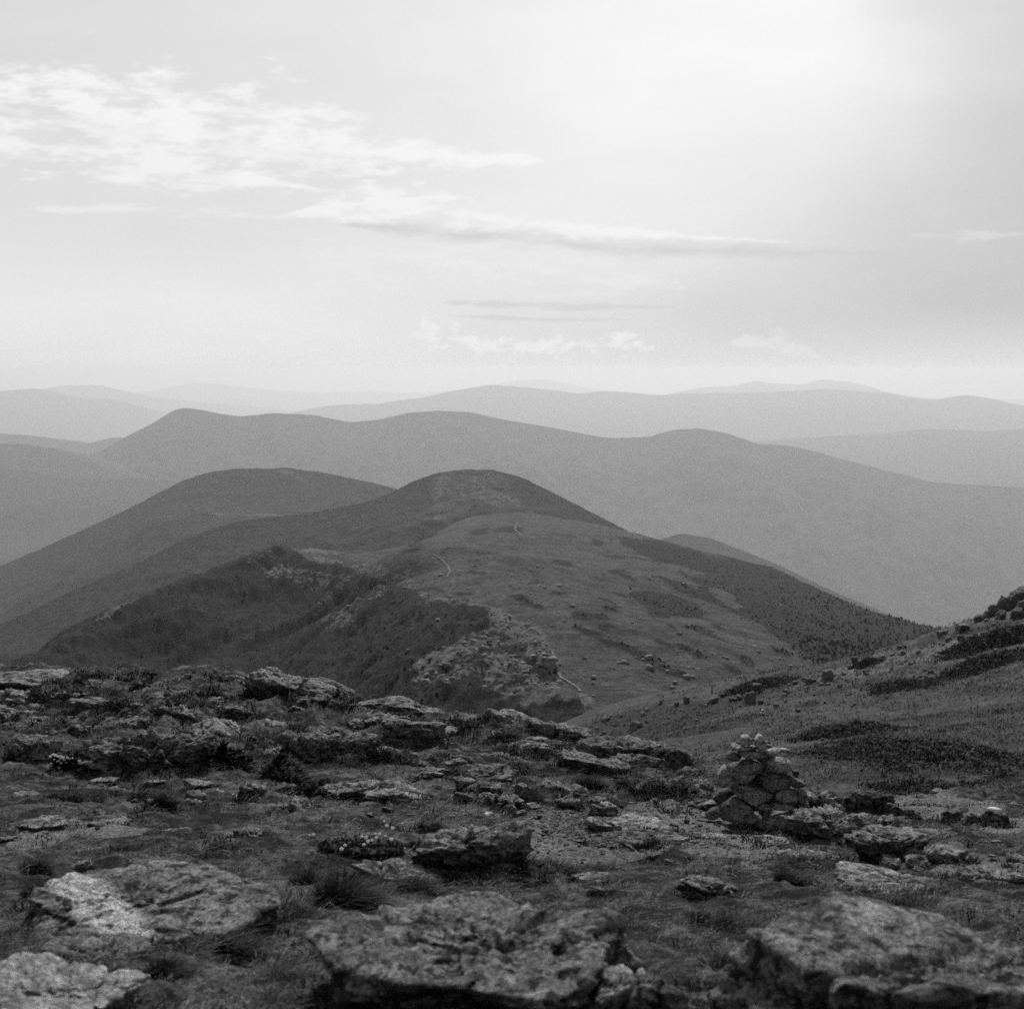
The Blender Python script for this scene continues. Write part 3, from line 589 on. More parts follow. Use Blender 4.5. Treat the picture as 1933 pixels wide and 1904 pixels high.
# ------------------------------------------------------------------ rocks
_ico = {}
def ico(sub):
    if sub not in _ico:
        b = bmesh.new(); bmesh.ops.create_icosphere(b, subdivisions=sub, radius=1.0); b.verts.ensure_lookup_table()
        V = np.array([v.co for v in b.verts]); V /= np.linalg.norm(V, axis=1)[:, None]
        _ico[sub] = (V, np.array([[v.index for v in f.verts] for f in b.faces], np.int32)); b.free()
    return _ico[sub]
def rock_geo(w, d, h, seed, sub=4, nplanes=11, p=16, rough=.10, over=0.0, flat=.72, strata=.5, side_planes=0, cracks=4):
    """a boulder: planes cut a ball into facets, edges rounded, then weathered with noise. z=0 is its foot."""
    V, Fc = ico(sub); r = np.random.default_rng(seed)
    m = r.normal(size=(nplanes, 3)); m[:, 2] *= .6; m /= np.linalg.norm(m, axis=1)[:, None]
    dd_ = r.uniform(.52, 1.0, nplanes)
    m = np.concatenate([m, [[.10 * r.normal(), .10 * r.normal(), 1], [0, 0, -1]]]); dd_ = np.concatenate([dd_, [flat, .8]])
    if side_planes:
        for k in range(side_planes):
            a = 2 * math.pi * k / side_planes + r.normal() * .25
            m = np.concatenate([m, [[math.cos(a), math.sin(a), r.normal() * .15]]]); dd_ = np.concatenate([dd_, [r.uniform(.7, .9)]])
    m = m / np.linalg.norm(m, axis=1)[:, None]
    q = np.clip(V @ m.T, 0, None) / dd_
    q = np.concatenate([q, np.full((len(V), 1), 1 / 1.15)], 1)
    rad = (q ** p).sum(1) ** (-1 / p)
    P = V * rad[:, None]
    P[:, :2] *= (1 + over * np.clip(P[:, 2] / .7, -1, 1))[:, None]
    P = P / np.array([np.ptp(P[:, 0]), np.ptp(P[:, 1]), np.ptp(P[:, 2])]) * np.array([w, d, h])
    sz = (w * d * h) ** (1 / 3)
    off = r.uniform(0, 50, 3)
    n1_ = fbm(P / (sz * .45) + off, 4, 1)
    n2_ = fbm(P / (sz * .16) + off, 4, 2, .6)
    tilt = P[:, 2] + .25 * P[:, 0]
    st = fbm(np.stack([P[:, 0] / sz * .7, P[:, 1] / sz * .7, tilt / (h * .13)], 1) + off, 3, 3)
    k = sz * rough
    n3_ = fbm(P / min(.07, sz * .10) + off, 3, 5, .6, ridged=True) if sub >= 5 else 0 * n1_
    P = P + V * (n1_ * k * 1.2 + n2_ * k * .9 + (n3_ - .3) * min(.007, k * .18))[:, None]
    if sub >= 4:
        for j in range(7):
            mj = r.normal(size=3); mj[2] *= .7 if j < 4 else 2.5; mj /= np.linalg.norm(mj)
            dj = P @ mj - r.uniform(-.38, .38) * sz + .05 * sz * n1_
            P = P - V * np.array([w, d, h]) * ((dj > 0) * (.030 if j < 4 else .022))[:, None]                        # a face that has dropped away
            if j < cracks: P = P - V * np.array([1, 1, min(1.0, 1.6 * h / sz)]) * (np.exp(-(dj / max(.010, sz * .016)) ** 2) * min(.05, sz * .07))[:, None]   # an open crack
    st = np.tanh(st * 4) * .5 + st * .5; P[:, :2] *= (1 + strata * .17 * st)[:, None]
    if sub >= 4: P = (P - (P.max(0) + P.min(0)) / 2) / np.ptp(P, axis=0) * np.array([w, d, h]) * (1 + .6 * rough)
    P[:, 2] -= P[:, 2].min()
    return P, Fc
def make_rock(name, P, Fc, mat, loc, rot=(0, 0, 0), tone=1.0, parent=None, bare=()):
    at = None
    if bare:
        Rm = np.array(Euler(rot).to_matrix()); Q = P @ Rm.T + np.array(loc); px, py = project(Q[:, 0], Q[:, 1], Q[:, 2]); v = np.zeros(len(P)); wv = 9 * fbm(P / .12, 4, 8)
        for c_ in bare:
            if c_[0] == 'ring':
                rr_ = np.hypot(px - c_[1], (py - c_[2]) * 1.25) + wv * .4; v = np.maximum(v, .8 * np.exp(-((rr_ - c_[3]) / (c_[3] * .22)) ** 2) + .5 * np.exp(-((rr_ - c_[3] * .4) / (c_[3] * .2)) ** 2))
            else: v = np.maximum(v, ell(px + wv, py + wv * .6, *c_, .3))
        at = {'bare': v}
    o = mesh_np(name, P, Fc, mat, True, at); o.location = loc; o.rotation_euler = rot; o.color = (tone, tone, tone, 1)
    if parent: o.parent = parent
    return o
_seed = [100]
BANK = []; MARKS = []
def rock(cx, by, w, h, df, tone, label, mat=None, sub=5, roll=0, pitch=0, yaw=None, over=0, flat=.72, rough=.10, p=16, sink=.32, planes=11, name='boulder', strata=.5, dist=None, group=None, bare=(), side=0, cracks=4):
    """cx, by: centre and foot in the reference, w and h its size there; df depth as a share of its width"""
    _seed[0] += 1; r = random.Random(_seed[0])
    d = dist or near_hit(cx, by)
    W_ = w * d / F; Dp = W_ * df
    sa = math.sin(math.atan2(by - HY, F))
    H = max(.28 * h, h - df * w * sa * .75) * d / F
    ht = H / (1 - sink)
    x = (cx - CX) / F * (d + Dp * .35); y = d + Dp * .42
    z = float(knoll_base(np.array([x]), np.array([y]))[0])
    P, Fc = rock_geo(W_ * 1.06, Dp, ht, _seed[0], sub, planes, p, rough, over, flat, strata, side, cracks)
    BANK.append((x, y, W_, Dp, H))
    o = make_rock(name, P, Fc, mat or M_rock, (x, y, z - ht * sink), (math.radians(pitch), math.radians(roll), math.radians(yaw if yaw is not None else r.uniform(-12, 12))), tone, None, bare)
    MARKS.append((cx, by - h * .5, w, label))
    return tag(o, label, 'boulder' if name == 'boulder' else name.split('_')[-1], group)

B = M_bare
R = rock
# left skyline and the broken outcrops below it
R(70, 1312, 290, 54, .5, .95, 'long overhanging outcrop on the skyline at the left edge', roll=3, over=.22, rough=.13)
R(215, 1300, 90, 22, .6, .95, 'low flat rock on the skyline right of the overhanging outcrop', roll=6)
R(286, 1303, 112, 24, .7, 1.05, 'low pale rough rock in the middle of the left skyline', rough=.15)
R(421, 1297, 66, 26, .8, .85, 'small dark peaked rock left of the big skyline boulder', roll=-12)
R(545, 1330, 200, 72, .6, .95, 'big whaleback boulder on the skyline, sloping down to the right', roll=13, rough=.08, over=.08, sub=6)
R(88, 1338, 72, 30, .8, .8, 'small dark slab tucked under the overhanging outcrop', over=.2, roll=-6)
R(185, 1362, 138, 54, .6, .85, 'cracked slab with a dark broken right end below the left skyline', roll=7, over=.15)
R(90, 1382, 190, 42, .8, .95, 'broad flat slab low on the left slope', flat=.55)
R(410, 1414, 160, 66, .8, 1.0, 'smooth tilted slab falling to the right above the dark shrubs', roll=16, flat=.6, rough=.06)
R(264, 1468, 250, 108, .55, .7, 'large dark rough outcrop left of the dwarf spruces', rough=.17, sub=6)
R(40, 1444, 110, 66, .7, .85, 'rock with upright cracks at the left edge above white flowers', rough=.15, planes=14, over=.1)
R(178, 1479, 50, 16, .8, 1.2, 'small flat stone below the dark rough outcrop', sub=4)
R(278, 1481, 38, 15, .8, 1.2, 'little pale stone between two grass tussocks', sub=4)
R(360, 1489, 66, 24, .8, 1.15, 'pale lumpy stone below the dwarf spruces', sub=4)
R(363, 1528, 58, 24, .8, 1.05, 'rounded stone alone in the left turf', sub=4)
R(45, 1568, 110, 36, .8, 1.05, 'low grassy boulder at the left edge above the gravel rim', rough=.08)
R(185, 1566, 78, 30, .8, 1.05, 'squat boulder above the gravel rim', sub=5)
# middle of the skyline
R(740, 1352, 175, 46, .6, .9, 'long low outcrop on the skyline right of the whaleback boulder', roll=9, rough=.13)
R(870, 1376, 110, 30, .7, .85, 'low knobbly rock on the skyline before the slope drops', roll=8, rough=.14)
R(645, 1334, 36, 18, .9, 1.4, 'small pale lichened knob between two skyline outcrops', sub=4, rough=.16)
R(960, 1388, 104, 50, .6, 1.05, 'oval boulder perched on the slab at the middle skyline', roll=10, over=.18)
R(612, 1446, 185, 74, .5, .72, 'boulder with a deep dark hollow in its front', over=.34, rough=.14, sub=6)
R(664, 1450, 44, 38, .8, .9, 'upright block beside the dark hollow', planes=8, sub=4)
R(740, 1448, 118, 44, .7, .9, 'low boulder right of the dark hollow', rough=.12)
R(770, 1424, 125, 78, .7, .85, 'angular peaked block with a slanting crack', planes=7, p=22, rough=.08, roll=8)
R(700, 1512, 205, 60, .7, 1.0, 'low rock dome with a bare pale crown in the turf', rough=.08, sub=6, bare=[(690, 1462, 34, 11, -20)])
R(808, 1470, 52, 22, .8, 1.1, 'small wedge stone right of the rock dome', sub=4)
R(945, 1524, 78, 38, .8, 1.05, 'pitted rock at the upper end of the gravel', rough=.15)
R(962, 1545, 34, 32, .8, 1.2, 'small pointed stone at the edge of the gravel', planes=7, sub=4, flat=1.0)
R(920, 1541, 20, 10, .9, 2.6, 'little white stone left of the pointed stone', sub=3)
# outcrop shelf left of the cairn
R(1010, 1440, 112, 54, .8, 1.0, 'tilted slab at the left end of the shelf of rocks', roll=14, flat=.6, rough=.07)
R(1045, 1410, 140, 54, .5, .8, 'long dark slab behind the tilted slab on the middle skyline', roll=13, over=.12)
R(1200, 1462, 230, 84, .45, .72, 'long dark sloping slab forming the right end of the skyline', roll=10, over=.1, rough=.1, sub=6)
R(1118, 1478, 136, 62, .6, .85, 'thick slab with a dark undercut front', roll=9, over=.34, flat=.6)
R(1190, 1474, 116, 64, .6, .75, 'dark block wedged between the undercut slab and the skyline slab', over=.2, roll=12)
R(1045, 1474, 140, 44, .7, .9, 'low rough mound left of the undercut slab', rough=.13)
R(1245, 1486, 70, 40, .8, 1.05, 'grey boulder below the right end of the dark slab', planes=8)
R(1298, 1480, 58, 36, .8, .6, 'small black boulder left of the cairn on the skyline')
R(1291, 1504, 42, 42, .8, .8, 'upright dark stone left of the cairn', planes=8, sub=4)
R(1200, 1500, 40, 32, .8, .95, 'tilted small block under the undercut slab', planes=7, sub=4, roll=20)
R(1345, 1512, 60, 46, .9, .95, 'broken rock at the left foot of the cairn', rough=.15)
R(1310, 1540, 150, 40, .5, .9, 'ragged low ledge left of the cairn', roll=-4, rough=.13)
# gravel path slabs
R(1130, 1571, 52, 32, .8, 1.25, 'small slab with a pale top and dark underside on the gravel', over=.3, roll=10, sub=4)
R(1220, 1574, 140, 46, 1.0, 1.25, 'smooth pale slab in the gravel left of the cairn', flat=.5, rough=.05, roll=4)
R(1276, 1600, 66, 32, .8, 1.2, 'flat topped block at the edge of the gravel', flat=.6, over=.12)
R(1215, 1606, 86, 30, .7, .8, 'low dark rock overhung with moss at the gravel edge', over=.2)
R(1338, 1592, 66, 28, .9, 1.2, 'rounded pale rock right of the flat topped block')
R(1430, 1608, 170, 42, .9, 1.15, 'broad pale slab on which the cairn stands', flat=.55, rough=.07, sub=6)
R(1350, 1560, 56, 24, .8, 1.1, 'pale low stone at the left corner of the cairn slab', sub=4)
R(1020, 1520, 130, 22, .6, .95, 'thin ledge of rock above the gravel', roll=3, sub=5)
R(1195, 1532, 150, 22, .6, 1.0, 'second thin ledge of rock behind the smooth pale slab', roll=3)
# right of the cairn
R(1552, 1540, 92, 62, .8, 1.35, 'pale topped rock against the right side of the cairn', rough=.13)
R(1575, 1596, 150, 84, .7, 1.0, 'lumpy boulder with a pale ring of lichen right of the cairn', rough=.15, sub=6, bare=[('ring', 1597, 1572, 22)])
R(1545, 1626, 112, 36, .9, 1.1, 'rough stone at the foot of the lumpy boulder', rough=.16)
R(1660, 1545, 94, 62, .6, .45, 'nearly black square boulder right of the cairn', planes=8, flat=.8)
R(1724, 1548, 66, 36, .8, .95, 'wedge rock right of the black boulder', planes=7, roll=12)
R(1606, 1528, 36, 30, .8, 1.0, 'small round rock between the pale topped rock and the black boulder', sub=4)
R(1690, 1634, 180, 100, .8, .95, 'tilted slab with a dark undercut front, right foreground', flat=.55, over=.22, roll=3, sub=6)
R(1792, 1642, 116, 62, .8, 1.15, 'pale speckled rock right of the undercut foreground slab', rough=.14, planes=9)
R(1705, 1684, 200, 50, 1.0, 1.15, 'flat rough slab behind the largest foreground boulder', flat=.5, rough=.08)
R(1890, 1672, 130, 60, .9, 1.05, 'rough rock at the right edge above the largest boulder', rough=.13)
R(1865, 1558, 46, 28, .6, 1.1, 'grey flat stone under the white stone at the right', sub=4, over=.2)
R(1904, 1562, 50, 40, .7, .8, 'dark stone beside the little stone pile at the right', sub=4)
R(1815, 1585, 130, 30, .8, .85, 'low dark slab between the speckled rock and the stone pile', flat=.6)
R(1830, 1532, 150, 24, .7, .9, 'long low rock ledge at the far right', roll=-3)
# left and centre foreground
R(255, 1784, 500, 228, .95, .95, 'huge low lichened slab with a bare pale strip, left foreground', flat=.42, rough=.07, cracks=1, roll=3, pitch=6, sub=6, sink=.4, strata=.2, side=7, p=22, bare=[(190, 1712, 125, 40, 37)])
R(152, 1820, 190, 80, .8, .62, 'small pale slab lying in front of the huge slab', mat=B, flat=.5, over=.22, rough=.06, roll=6, sub=5)
R(60, 1940, 300, 150, 1.0, 1.15, 'pale bare slab in the bottom left corner', mat=B, flat=.45, rough=.06, roll=14, sub=6, name='boulder')
R(58, 1738, 34, 20, .9, 1.3, 'small pale stone beside the dark tussock at the left edge', sub=4)
R(220, 1872, 26, 24, .8, 1.2, 'little stone in the hollow under the small pale slab', sub=4)
R(450, 1592, 66, 36, .8, 1.0, 'small boulder in the turf above the huge slab', rough=.14)
R(320, 1580, 90, 24, .8, .95, 'flat stone on the upper rim of the huge slab', sub=4)
R(735, 1676, 165, 66, .7, .9, 'rock with a dark shaded front below the flower cushion', over=.28, roll=8, flat=.6)
R(888, 1668, 220, 132, .5, .85, 'big mossy boulder with a dark hollow in the middle foreground', over=.26, rough=.10, sub=6)
R(888, 1674, 54, 18, .8, 1.0, 'flat stone at the foot of the mossy boulder', sub=4)
R(995, 1664, 28, 22, .8, .8, 'thin broken stones right of the mossy boulder', sub=4, planes=7)
R(915, 1975, 660, 345, .85, .92, 'largest flat slab at the bottom centre, dropping at its right side', flat=.5, rough=.10, cracks=1, roll=-2, pitch=3, over=.12, sub=6, planes=6, sink=.3, strata=.3, side=6, p=26)
R(1225, 1990, 270, 215, .8, 1.15, 'pale crowned boulder at the bottom right of the centre slab', rough=.09, sub=6, roll=4, bare=[(1230, 1810, 75, 26, 0)])
R(1815, 2050, 900, 450, .7, .9, 'largest boulder, filling the bottom right corner', rough=.075, sub=6, planes=5, over=.06, flat=.55, side=6, p=22, strata=.3, yaw=4, cracks=2, bare=[('ring', 1642, 1732, 30), ('ring', 1860, 1760, 16)])
R(1345, 1692, 112, 54, .8, 1.05, 'hunched rock alone in the turf below the cairn', rough=.14)
R(1120, 1660, 70, 12, .8, 1.1, 'thin pale stone at the far edge of the centre slab', sub=4)

USED = {}
def auto_label(cx, cy, kind, w, marks, place, tone=1.0):
    size = 'tiny' if w < 9 else 'little' if w < 16 else 'small' if w < 26 else 'middling' if w < 44 else 'broad'
    hue = 'dark ' if tone < .88 else 'pale ' if tone > 1.12 else ''
    best = sorted(marks, key=lambda q: math.hypot(cx - q[0], (cy - q[1]) * 1.8))[:9]
    for q in best:
        dx, dy = cx - q[0], (cy - q[1]) * 1.8; r_ = math.hypot(dx, dy)
        rels = ['right of' if dx > 0 else 'left of', 'in front of' if dy > 0 else 'behind']
        rels = rels if abs(dx) > abs(dy) else rels[::-1]
        rels = [rels[0]] + (['%s and %s' % (rels[1].replace(' of', ''), rels[0])] if abs(dx) > .4 * abs(dy) and abs(dy) > .4 * abs(dx) and rels[1] == 'behind' else [])
        near = 'just ' if r_ < 60 else '' if r_ < 130 else 'well '
        core = q[3].split(' with ')[0].split(', ')[0].split(' that ')[0].split(' on which ')[0]
        for rel in rels:
            lab = '%s %s%s %s%s the %s' % (size, hue, kind, near, rel, core)
            if len(lab.split()) <= 16 and lab not in USED: USED[lab] = 1; return lab, None
    return 'small %s among others %s' % (kind, place), 'like stones ' + place
rr = random.Random(77); cnt = 0; base_marks = list(MARKS)
while cnt < 235:
    if cnt >= 150:
        cx, by = rr.uniform(-20, 1950), rr.choice((rr.uniform(1470, 1560), rr.uniform(1500, 1700)))
        if 560 < cx < 780 and 1560 < by < 1640: continue
    elif cnt < 70:
        cx = rr.uniform(-40, 1330); top = np.interp(cx, [0, 400, 560, 850, 1150, 1330], [1300, 1318, 1334, 1376, 1430, 1462]); by = top + rr.uniform(4, 120)
    else: cx, by = rr.uniform(1240, 1960), rr.uniform(1520, 1650)
    if 105 <= cnt < 150:
        cx = rr.uniform(-40, 1330); top = np.interp(cx, [0, 400, 560, 850, 1150, 1330], [1300, 1318, 1334, 1376, 1430, 1462]); by = top + rr.uniform(0, 95)
    big_ = 105 <= cnt < 150
    w = rr.uniform(60, 130) if big_ else rr.choice((14, 18, 24, 30, 40, 52)); h = w * (rr.uniform(.28, .48) if big_ else rr.uniform(.4, .75))
    tn_ = rr.uniform(.75, 1.25)
    lab, grp = auto_label(cx, by - h / 2, 'rough stone', w, base_marks, 'on the left slope' if cnt < 70 else 'near the cairn' if cnt < 105 else 'on the left slope' if cnt < 150 else 'in the turf', tn_)
    R(cx, by, w, h, rr.uniform(.7, 1.1), tn_ if w < 55 else tn_ * .85, lab, sub=4 if w < 55 else 5, planes=8, rough=.12 if w < 55 else .15, roll=rr.uniform(-8, 14), p=22, group=grp, name='stone'); cnt += 1
# ------------------------------------------------------------------ the near ground as one sheet, banked up round the rocks
nk_u, nk_s = 640, 520
ku = np.linspace(-.44, .44, nk_u); ks = np.geomspace(3.5, 42, nk_s)
U, Sg = np.meshgrid(ku, ks); Xk, Yk = U * Sg, Sg - 5.0
Zk = knoll_z(Xk, Yk)
pxk, pyk = project(Xk, Yk, Zk)
gw = 12 * fb2(Xk, Yk, .7, 4, 93)
gravel = np.zeros_like(Xk)
for cx, cyy, rx, ry, a in [(1130, 1590, 170, 40, -6), (1060, 1560, 90, 30, 0), (1300, 1560, 150, 34, -4), (1250, 1535, 100, 14, 0), (1400, 1600, 120, 20, 0), (90, 1575, 80, 20, -15), (200, 1565, 80, 16, 0), (1850, 1640, 100, 30, 5), (1780, 1530, 120, 18, 0), (1900, 1560, 60, 14, 0)]:
    gravel = np.maximum(gravel, ell(pxk + gw, pyk + gw * .5, cx, cyy, rx, ry, a, .4))
gravel = np.clip(gravel + .22 * fb2(Xk, Yk, .9, 4, 94), 0, 1) * (Yk > 2)
rough_far = sst(Yk, 12.5, 16)
gravel = np.clip(gravel + rough_far * (.30 + .45 * fb2(Xk, Yk, .6, 4, 96)), 0, 1)
dark = np.clip(.25 + 1.2 * fb2(Xk, Yk, .8, 4, 95), 0, 1)
Zk = Zk + fb2(Xk, Yk, .10, 3, 97) * .022 * (1 - .5 * gravel) + np.clip(fb2(Xk, Yk, .22, 3, 94), 0, 1) * .07 * (1 - gravel) + rough_far * (fb2(Xk, Yk, .7, 5, 98, ridged=True, gain=.6) - .2) * .17
bank_n = 1 + .8 * fb2(Xk, Yk, .25, 2, 99)
for (rx_, ry_, rw, rd, rh) in BANK:
    rows_ = np.where(np.abs(ks - 5 - ry_) < rd * 1.3)[0]
    if rw < .12 or not len(rows_): continue
    r0, r1 = rows_[0], rows_[-1] + 1
    q_ = np.sqrt(((Xk[r0:r1] - rx_) / (rw * .62)) ** 2 + ((Yk[r0:r1] - ry_) / (rd * .62)) ** 2)
    Zk[r0:r1] += min(rh * .22, .10) * np.exp(-np.clip(q_ - .75, 0, 9) ** 2 / .12) * bank_n[r0:r1]
structure(mesh_np('ground', np.stack([Xk, Yk, Zk], -1).reshape(-1, 3), grid_faces(nk_s, nk_u), M_turf, True, {'gravel': gravel, 'dark': dark}), 'alpine turf and gravel on the near shoulder')
def knoll_at(x, y):
    """height of the built mesh"""
    s = np.asarray(y, float) + 5.0; j = np.clip(np.log(s / ks[0]) / np.log(ks[1] / ks[0]), 0, nk_s - 1.001); i = np.clip((np.asarray(x, float) / s - ku[0]) / (ku[1] - ku[0]), 0, nk_u - 1.001)
    i0 = i.astype(int); j0 = j.astype(int); fi, fj = i - i0, j - j0
    return (Zk[j0, i0] * (1 - fi) + Zk[j0, i0 + 1] * fi) * (1 - fj) + (Zk[j0 + 1, i0] * (1 - fi) + Zk[j0 + 1, i0 + 1] * fi) * fj
# ------------------------------------------------------------------ the cairn
cd = 12.05
cbase = pt(1430, 1578, cd)
cairn = bpy.data.objects.new('cairn', None); C.objects.link(cairn); cairn.location = cbase
tag(cairn, 'chest high trail cairn of stacked grey stones on the pale slab', 'cairn')
def cs(tone, poly, depth=.75, pull=None, rough=.05, sub=4):
    """a stone from its outline in the close-up (pixels of a 1933 px wide crop), given its own depth and a rounded, weathered body"""
    _seed[0] += 1; r = np.random.default_rng(_seed[0])
    Q = np.array([(1275.8 + .16 * x, 1353 + .16 * y) for x, y in poly]); c2 = (Q.min(0) + Q.max(0)) / 2 * .5 + Q.mean(0) * .5
    half = np.interp(c2[1], [1388, 1440, 1500, 1570], [.06, .15, .25, .31])
    w = np.ptp(Q[:, 0]) * cd / F; d = w * depth
    c = pt(c2[0], c2[1], (cd - half + d * .5) if pull is None else cd + pull)
    poly2 = (Q - c2) * np.array([1, -1]) * c[1] / F * 1.04
    V, Fc = ico(sub); th_ = np.arctan2(V[:, 2], V[:, 0]); rad = np.full(len(V), .01)
    for i in range(len(poly2)):                       # radius of the outline in every direction
        p0, p1 = poly2[i], poly2[(i + 1) % len(poly2)]; e = p1 - p0
        den = np.cos(th_) * e[1] - np.sin(th_) * e[0]; den = np.where(np.abs(den) < 1e-9, 1e-9, den)
        t = (p0[0] * e[1] - p0[1] * e[0]) / den; k = (p0[0] * np.sin(th_) - p0[1] * np.cos(th_)) / den
        rad = np.where((t > 0) & (k >= -1e-6) & (k <= 1 + 1e-6), np.maximum(rad, t), rad)
    yy = np.sign(V[:, 1]) * np.abs(V[:, 1]) ** .8; sc = (1 - np.clip(np.abs(yy), 0, 1) ** 6) ** (1 / 6)
    P = np.stack([np.cos(th_) * rad * sc, yy * d * .5, np.sin(th_) * rad * sc], 1)
    mf = r.normal(size=(11, 3)); mf[:, 1] = -np.abs(mf[:, 1]) * .9; mf /= np.linalg.norm(mf, axis=1)[:, None]
    hx_, hz_ = np.abs(P[:, 0]).max(), np.abs(P[:, 2]).max(); Nn = P / np.array([hx_, d * .5, hz_]); q_ = np.clip(Nn @ mf.T, 0, None) / r.uniform(.84, 1.2, 11)
    P /= np.maximum(1.0, (q_ ** 30).sum(1) ** (1 / 30))[:, None]                                # flat broken faces
    P[:, 1] += (P[:, 0] * r.uniform(-.25, .25) + P[:, 2] * .35)                       # faces lean back a little
    off = r.uniform(0, 50, 3); sz = w * .6
    P += V * (fbm(P / (sz * .35) + off, 4, 1) * sz * rough + fbm(P / (sz * .12) + off, 3, 2) * sz * rough * .5)[:, None]
    o = mesh_np('stone', P, Fc, M_stone); o.parent = cairn; o.location = Vector(c) - Vector(cbase); o.color = (tone * 1.2,) * 3 + (1,)
cs(.7, [(540, 1230), (700, 1215), (880, 1240), (890, 1295), (700, 1300), (560, 1290)], pull=-.05)
cs(1.5, [(775, 225), (850, 215), (890, 265), (915, 325), (860, 345), (770, 335), (760, 285)]); cs(1.5, [(985, 207), (1020, 225), (1080, 330), (1060, 385), (1010, 405), (960, 380), (925, 300), (950, 240)]); cs(1.2, [(630, 308), (700, 312), (740, 345), (830, 350), (940, 340), (955, 385), (880, 400), (780, 398), (700, 385), (655, 375)], .5)
cs(1.4, [(1080, 315), (1145, 345), (1110, 378), (1075, 365)]); cs(1.2, [(890, 245), (935, 262), (915, 290)])
cs(.95, [(700, 390), (760, 385), (900, 400), (1080, 400), (1190, 440), (1170, 480), (1080, 490), (960, 470), (860, 470), (760, 440)], .45, rough=.08); cs(1.5, [(1060, 395), (1180, 370), (1230, 368), (1350, 395), (1362, 425), (1290, 462), (1190, 450), (1080, 440)], .5, -.2, .08); cs(.6, [(600, 440), (680, 425), (765, 440), (770, 490), (690, 520), (600, 500)])
cs(.85, [(655, 590), (770, 505), (850, 495), (960, 530), (1050, 580), (1010, 630), (930, 650), (840, 670), (720, 650), (650, 625)]); cs(1.2, [(1055, 520), (1180, 480), (1290, 482), (1390, 560), (1370, 600), (1280, 640), (1180, 640), (1075, 625)]); cs(1.0, [(575, 565), (640, 600), (650, 700), (620, 790), (545, 825), (480, 790), (490, 680)], .9)
cs(1.0, [(640, 640), (740, 660), (860, 675), (950, 660), (860, 740), (770, 785), (715, 745)], .6, -.13); cs(.65, [(985, 700), (1100, 675), (1300, 660), (1350, 720), (1330, 820), (1240, 835), (1140, 858), (1030, 825)]); cs(.55, [(1340, 700), (1440, 740), (1540, 790), (1500, 830), (1400, 830), (1340, 800)]); cs(.5, [(1375, 640), (1430, 628), (1458, 660), (1430, 705), (1380, 700)])
cs(.9, [(622, 805), (700, 795), (800, 800), (960, 850), (1155, 895), (1120, 940), (1000, 985), (920, 1030), (850, 1000), (720, 910), (640, 850)], .5); cs(.9, [(1170, 860), (1300, 845), (1440, 840), (1475, 890), (1450, 950), (1360, 980), (1240, 995), (1165, 970)]); cs(.75, [(1445, 850), (1530, 870), (1560, 950), (1520, 1030), (1450, 1000)]); cs(.6, [(860, 775), (960, 770), (985, 795), (920, 812), (870, 805)], .8, -.1)
cs(1.0, [(1140, 1000), (1300, 1000), (1435, 1015), (1445, 1085), (1300, 1095), (1140, 1080)], .6); cs(.95, [(950, 1035), (1020, 1015), (1120, 1065), (1125, 1095), (930, 1098)]); cs(.8, [(500, 1100), (560, 1010), (680, 950), (770, 965), (850, 1020), (905, 1050), (860, 1090), (760, 1170), (640, 1220), (540, 1210)], rough=.035); cs(.95, [(800, 1145), (870, 1130), (960, 1170), (990, 1240), (900, 1255), (820, 1220), (785, 1180)])
cs(.85, [(970, 1290), (1040, 1190), (1100, 1120), (1240, 1115), (1400, 1090), (1460, 1130), (1470, 1270), (1380, 1330), (1250, 1320), (1180, 1270), (1060, 1310)]); cs(.4, [(420, 950), (520, 860), (640, 840), (690, 900), (600, 960), (500, 1020)], .8, -.05); cs(.5, [(345, 1140), (430, 1080), (510, 1070), (525, 1150), (450, 1200), (370, 1200)]); cs(.85, [(1450, 1010), (1560, 1000), (1600, 1150), (1590, 1340), (1480, 1350), (1440, 1200)], rough=.09); cs(.7, [(1290, 1320), (1400, 1290), (1480, 1330), (1480, 1390), (1350, 1395)])
# stones of the core and the far side
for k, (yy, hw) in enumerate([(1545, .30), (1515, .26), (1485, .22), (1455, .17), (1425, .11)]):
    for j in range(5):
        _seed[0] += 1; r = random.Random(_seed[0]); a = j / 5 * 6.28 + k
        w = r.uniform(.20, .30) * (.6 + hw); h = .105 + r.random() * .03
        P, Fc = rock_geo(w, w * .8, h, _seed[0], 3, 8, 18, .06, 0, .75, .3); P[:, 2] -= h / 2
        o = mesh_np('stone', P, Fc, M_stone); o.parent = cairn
        o.location = (math.cos(a) * hw * .5, .20 + abs(math.sin(a)) * hw * .75, pt(1430, yy, cd)[2] - cbase[2] + .02 * r.random()); o.rotation_euler = (0, 0, r.uniform(0, 6)); o.color = (.6, .6, .6, 1)  # core tone lowered: shade of the gaps put into the stone colour

# the little pile at the far right: a white stone lying on a grey one
d_ = near_hit(1865, 1556)
_seed[0] += 1; P, Fc = rock_geo(30 * d_ / F, 26 * d_ / F, 17 * d_ / F, _seed[0], 3, 9, 12, .06)
pw = pt(1874, 1540, d_ + .06)
tag(make_rock('stone', P, Fc, M_white, pw, tone=.6), 'small white stone lying on a grey stone at the far right', 'stone')

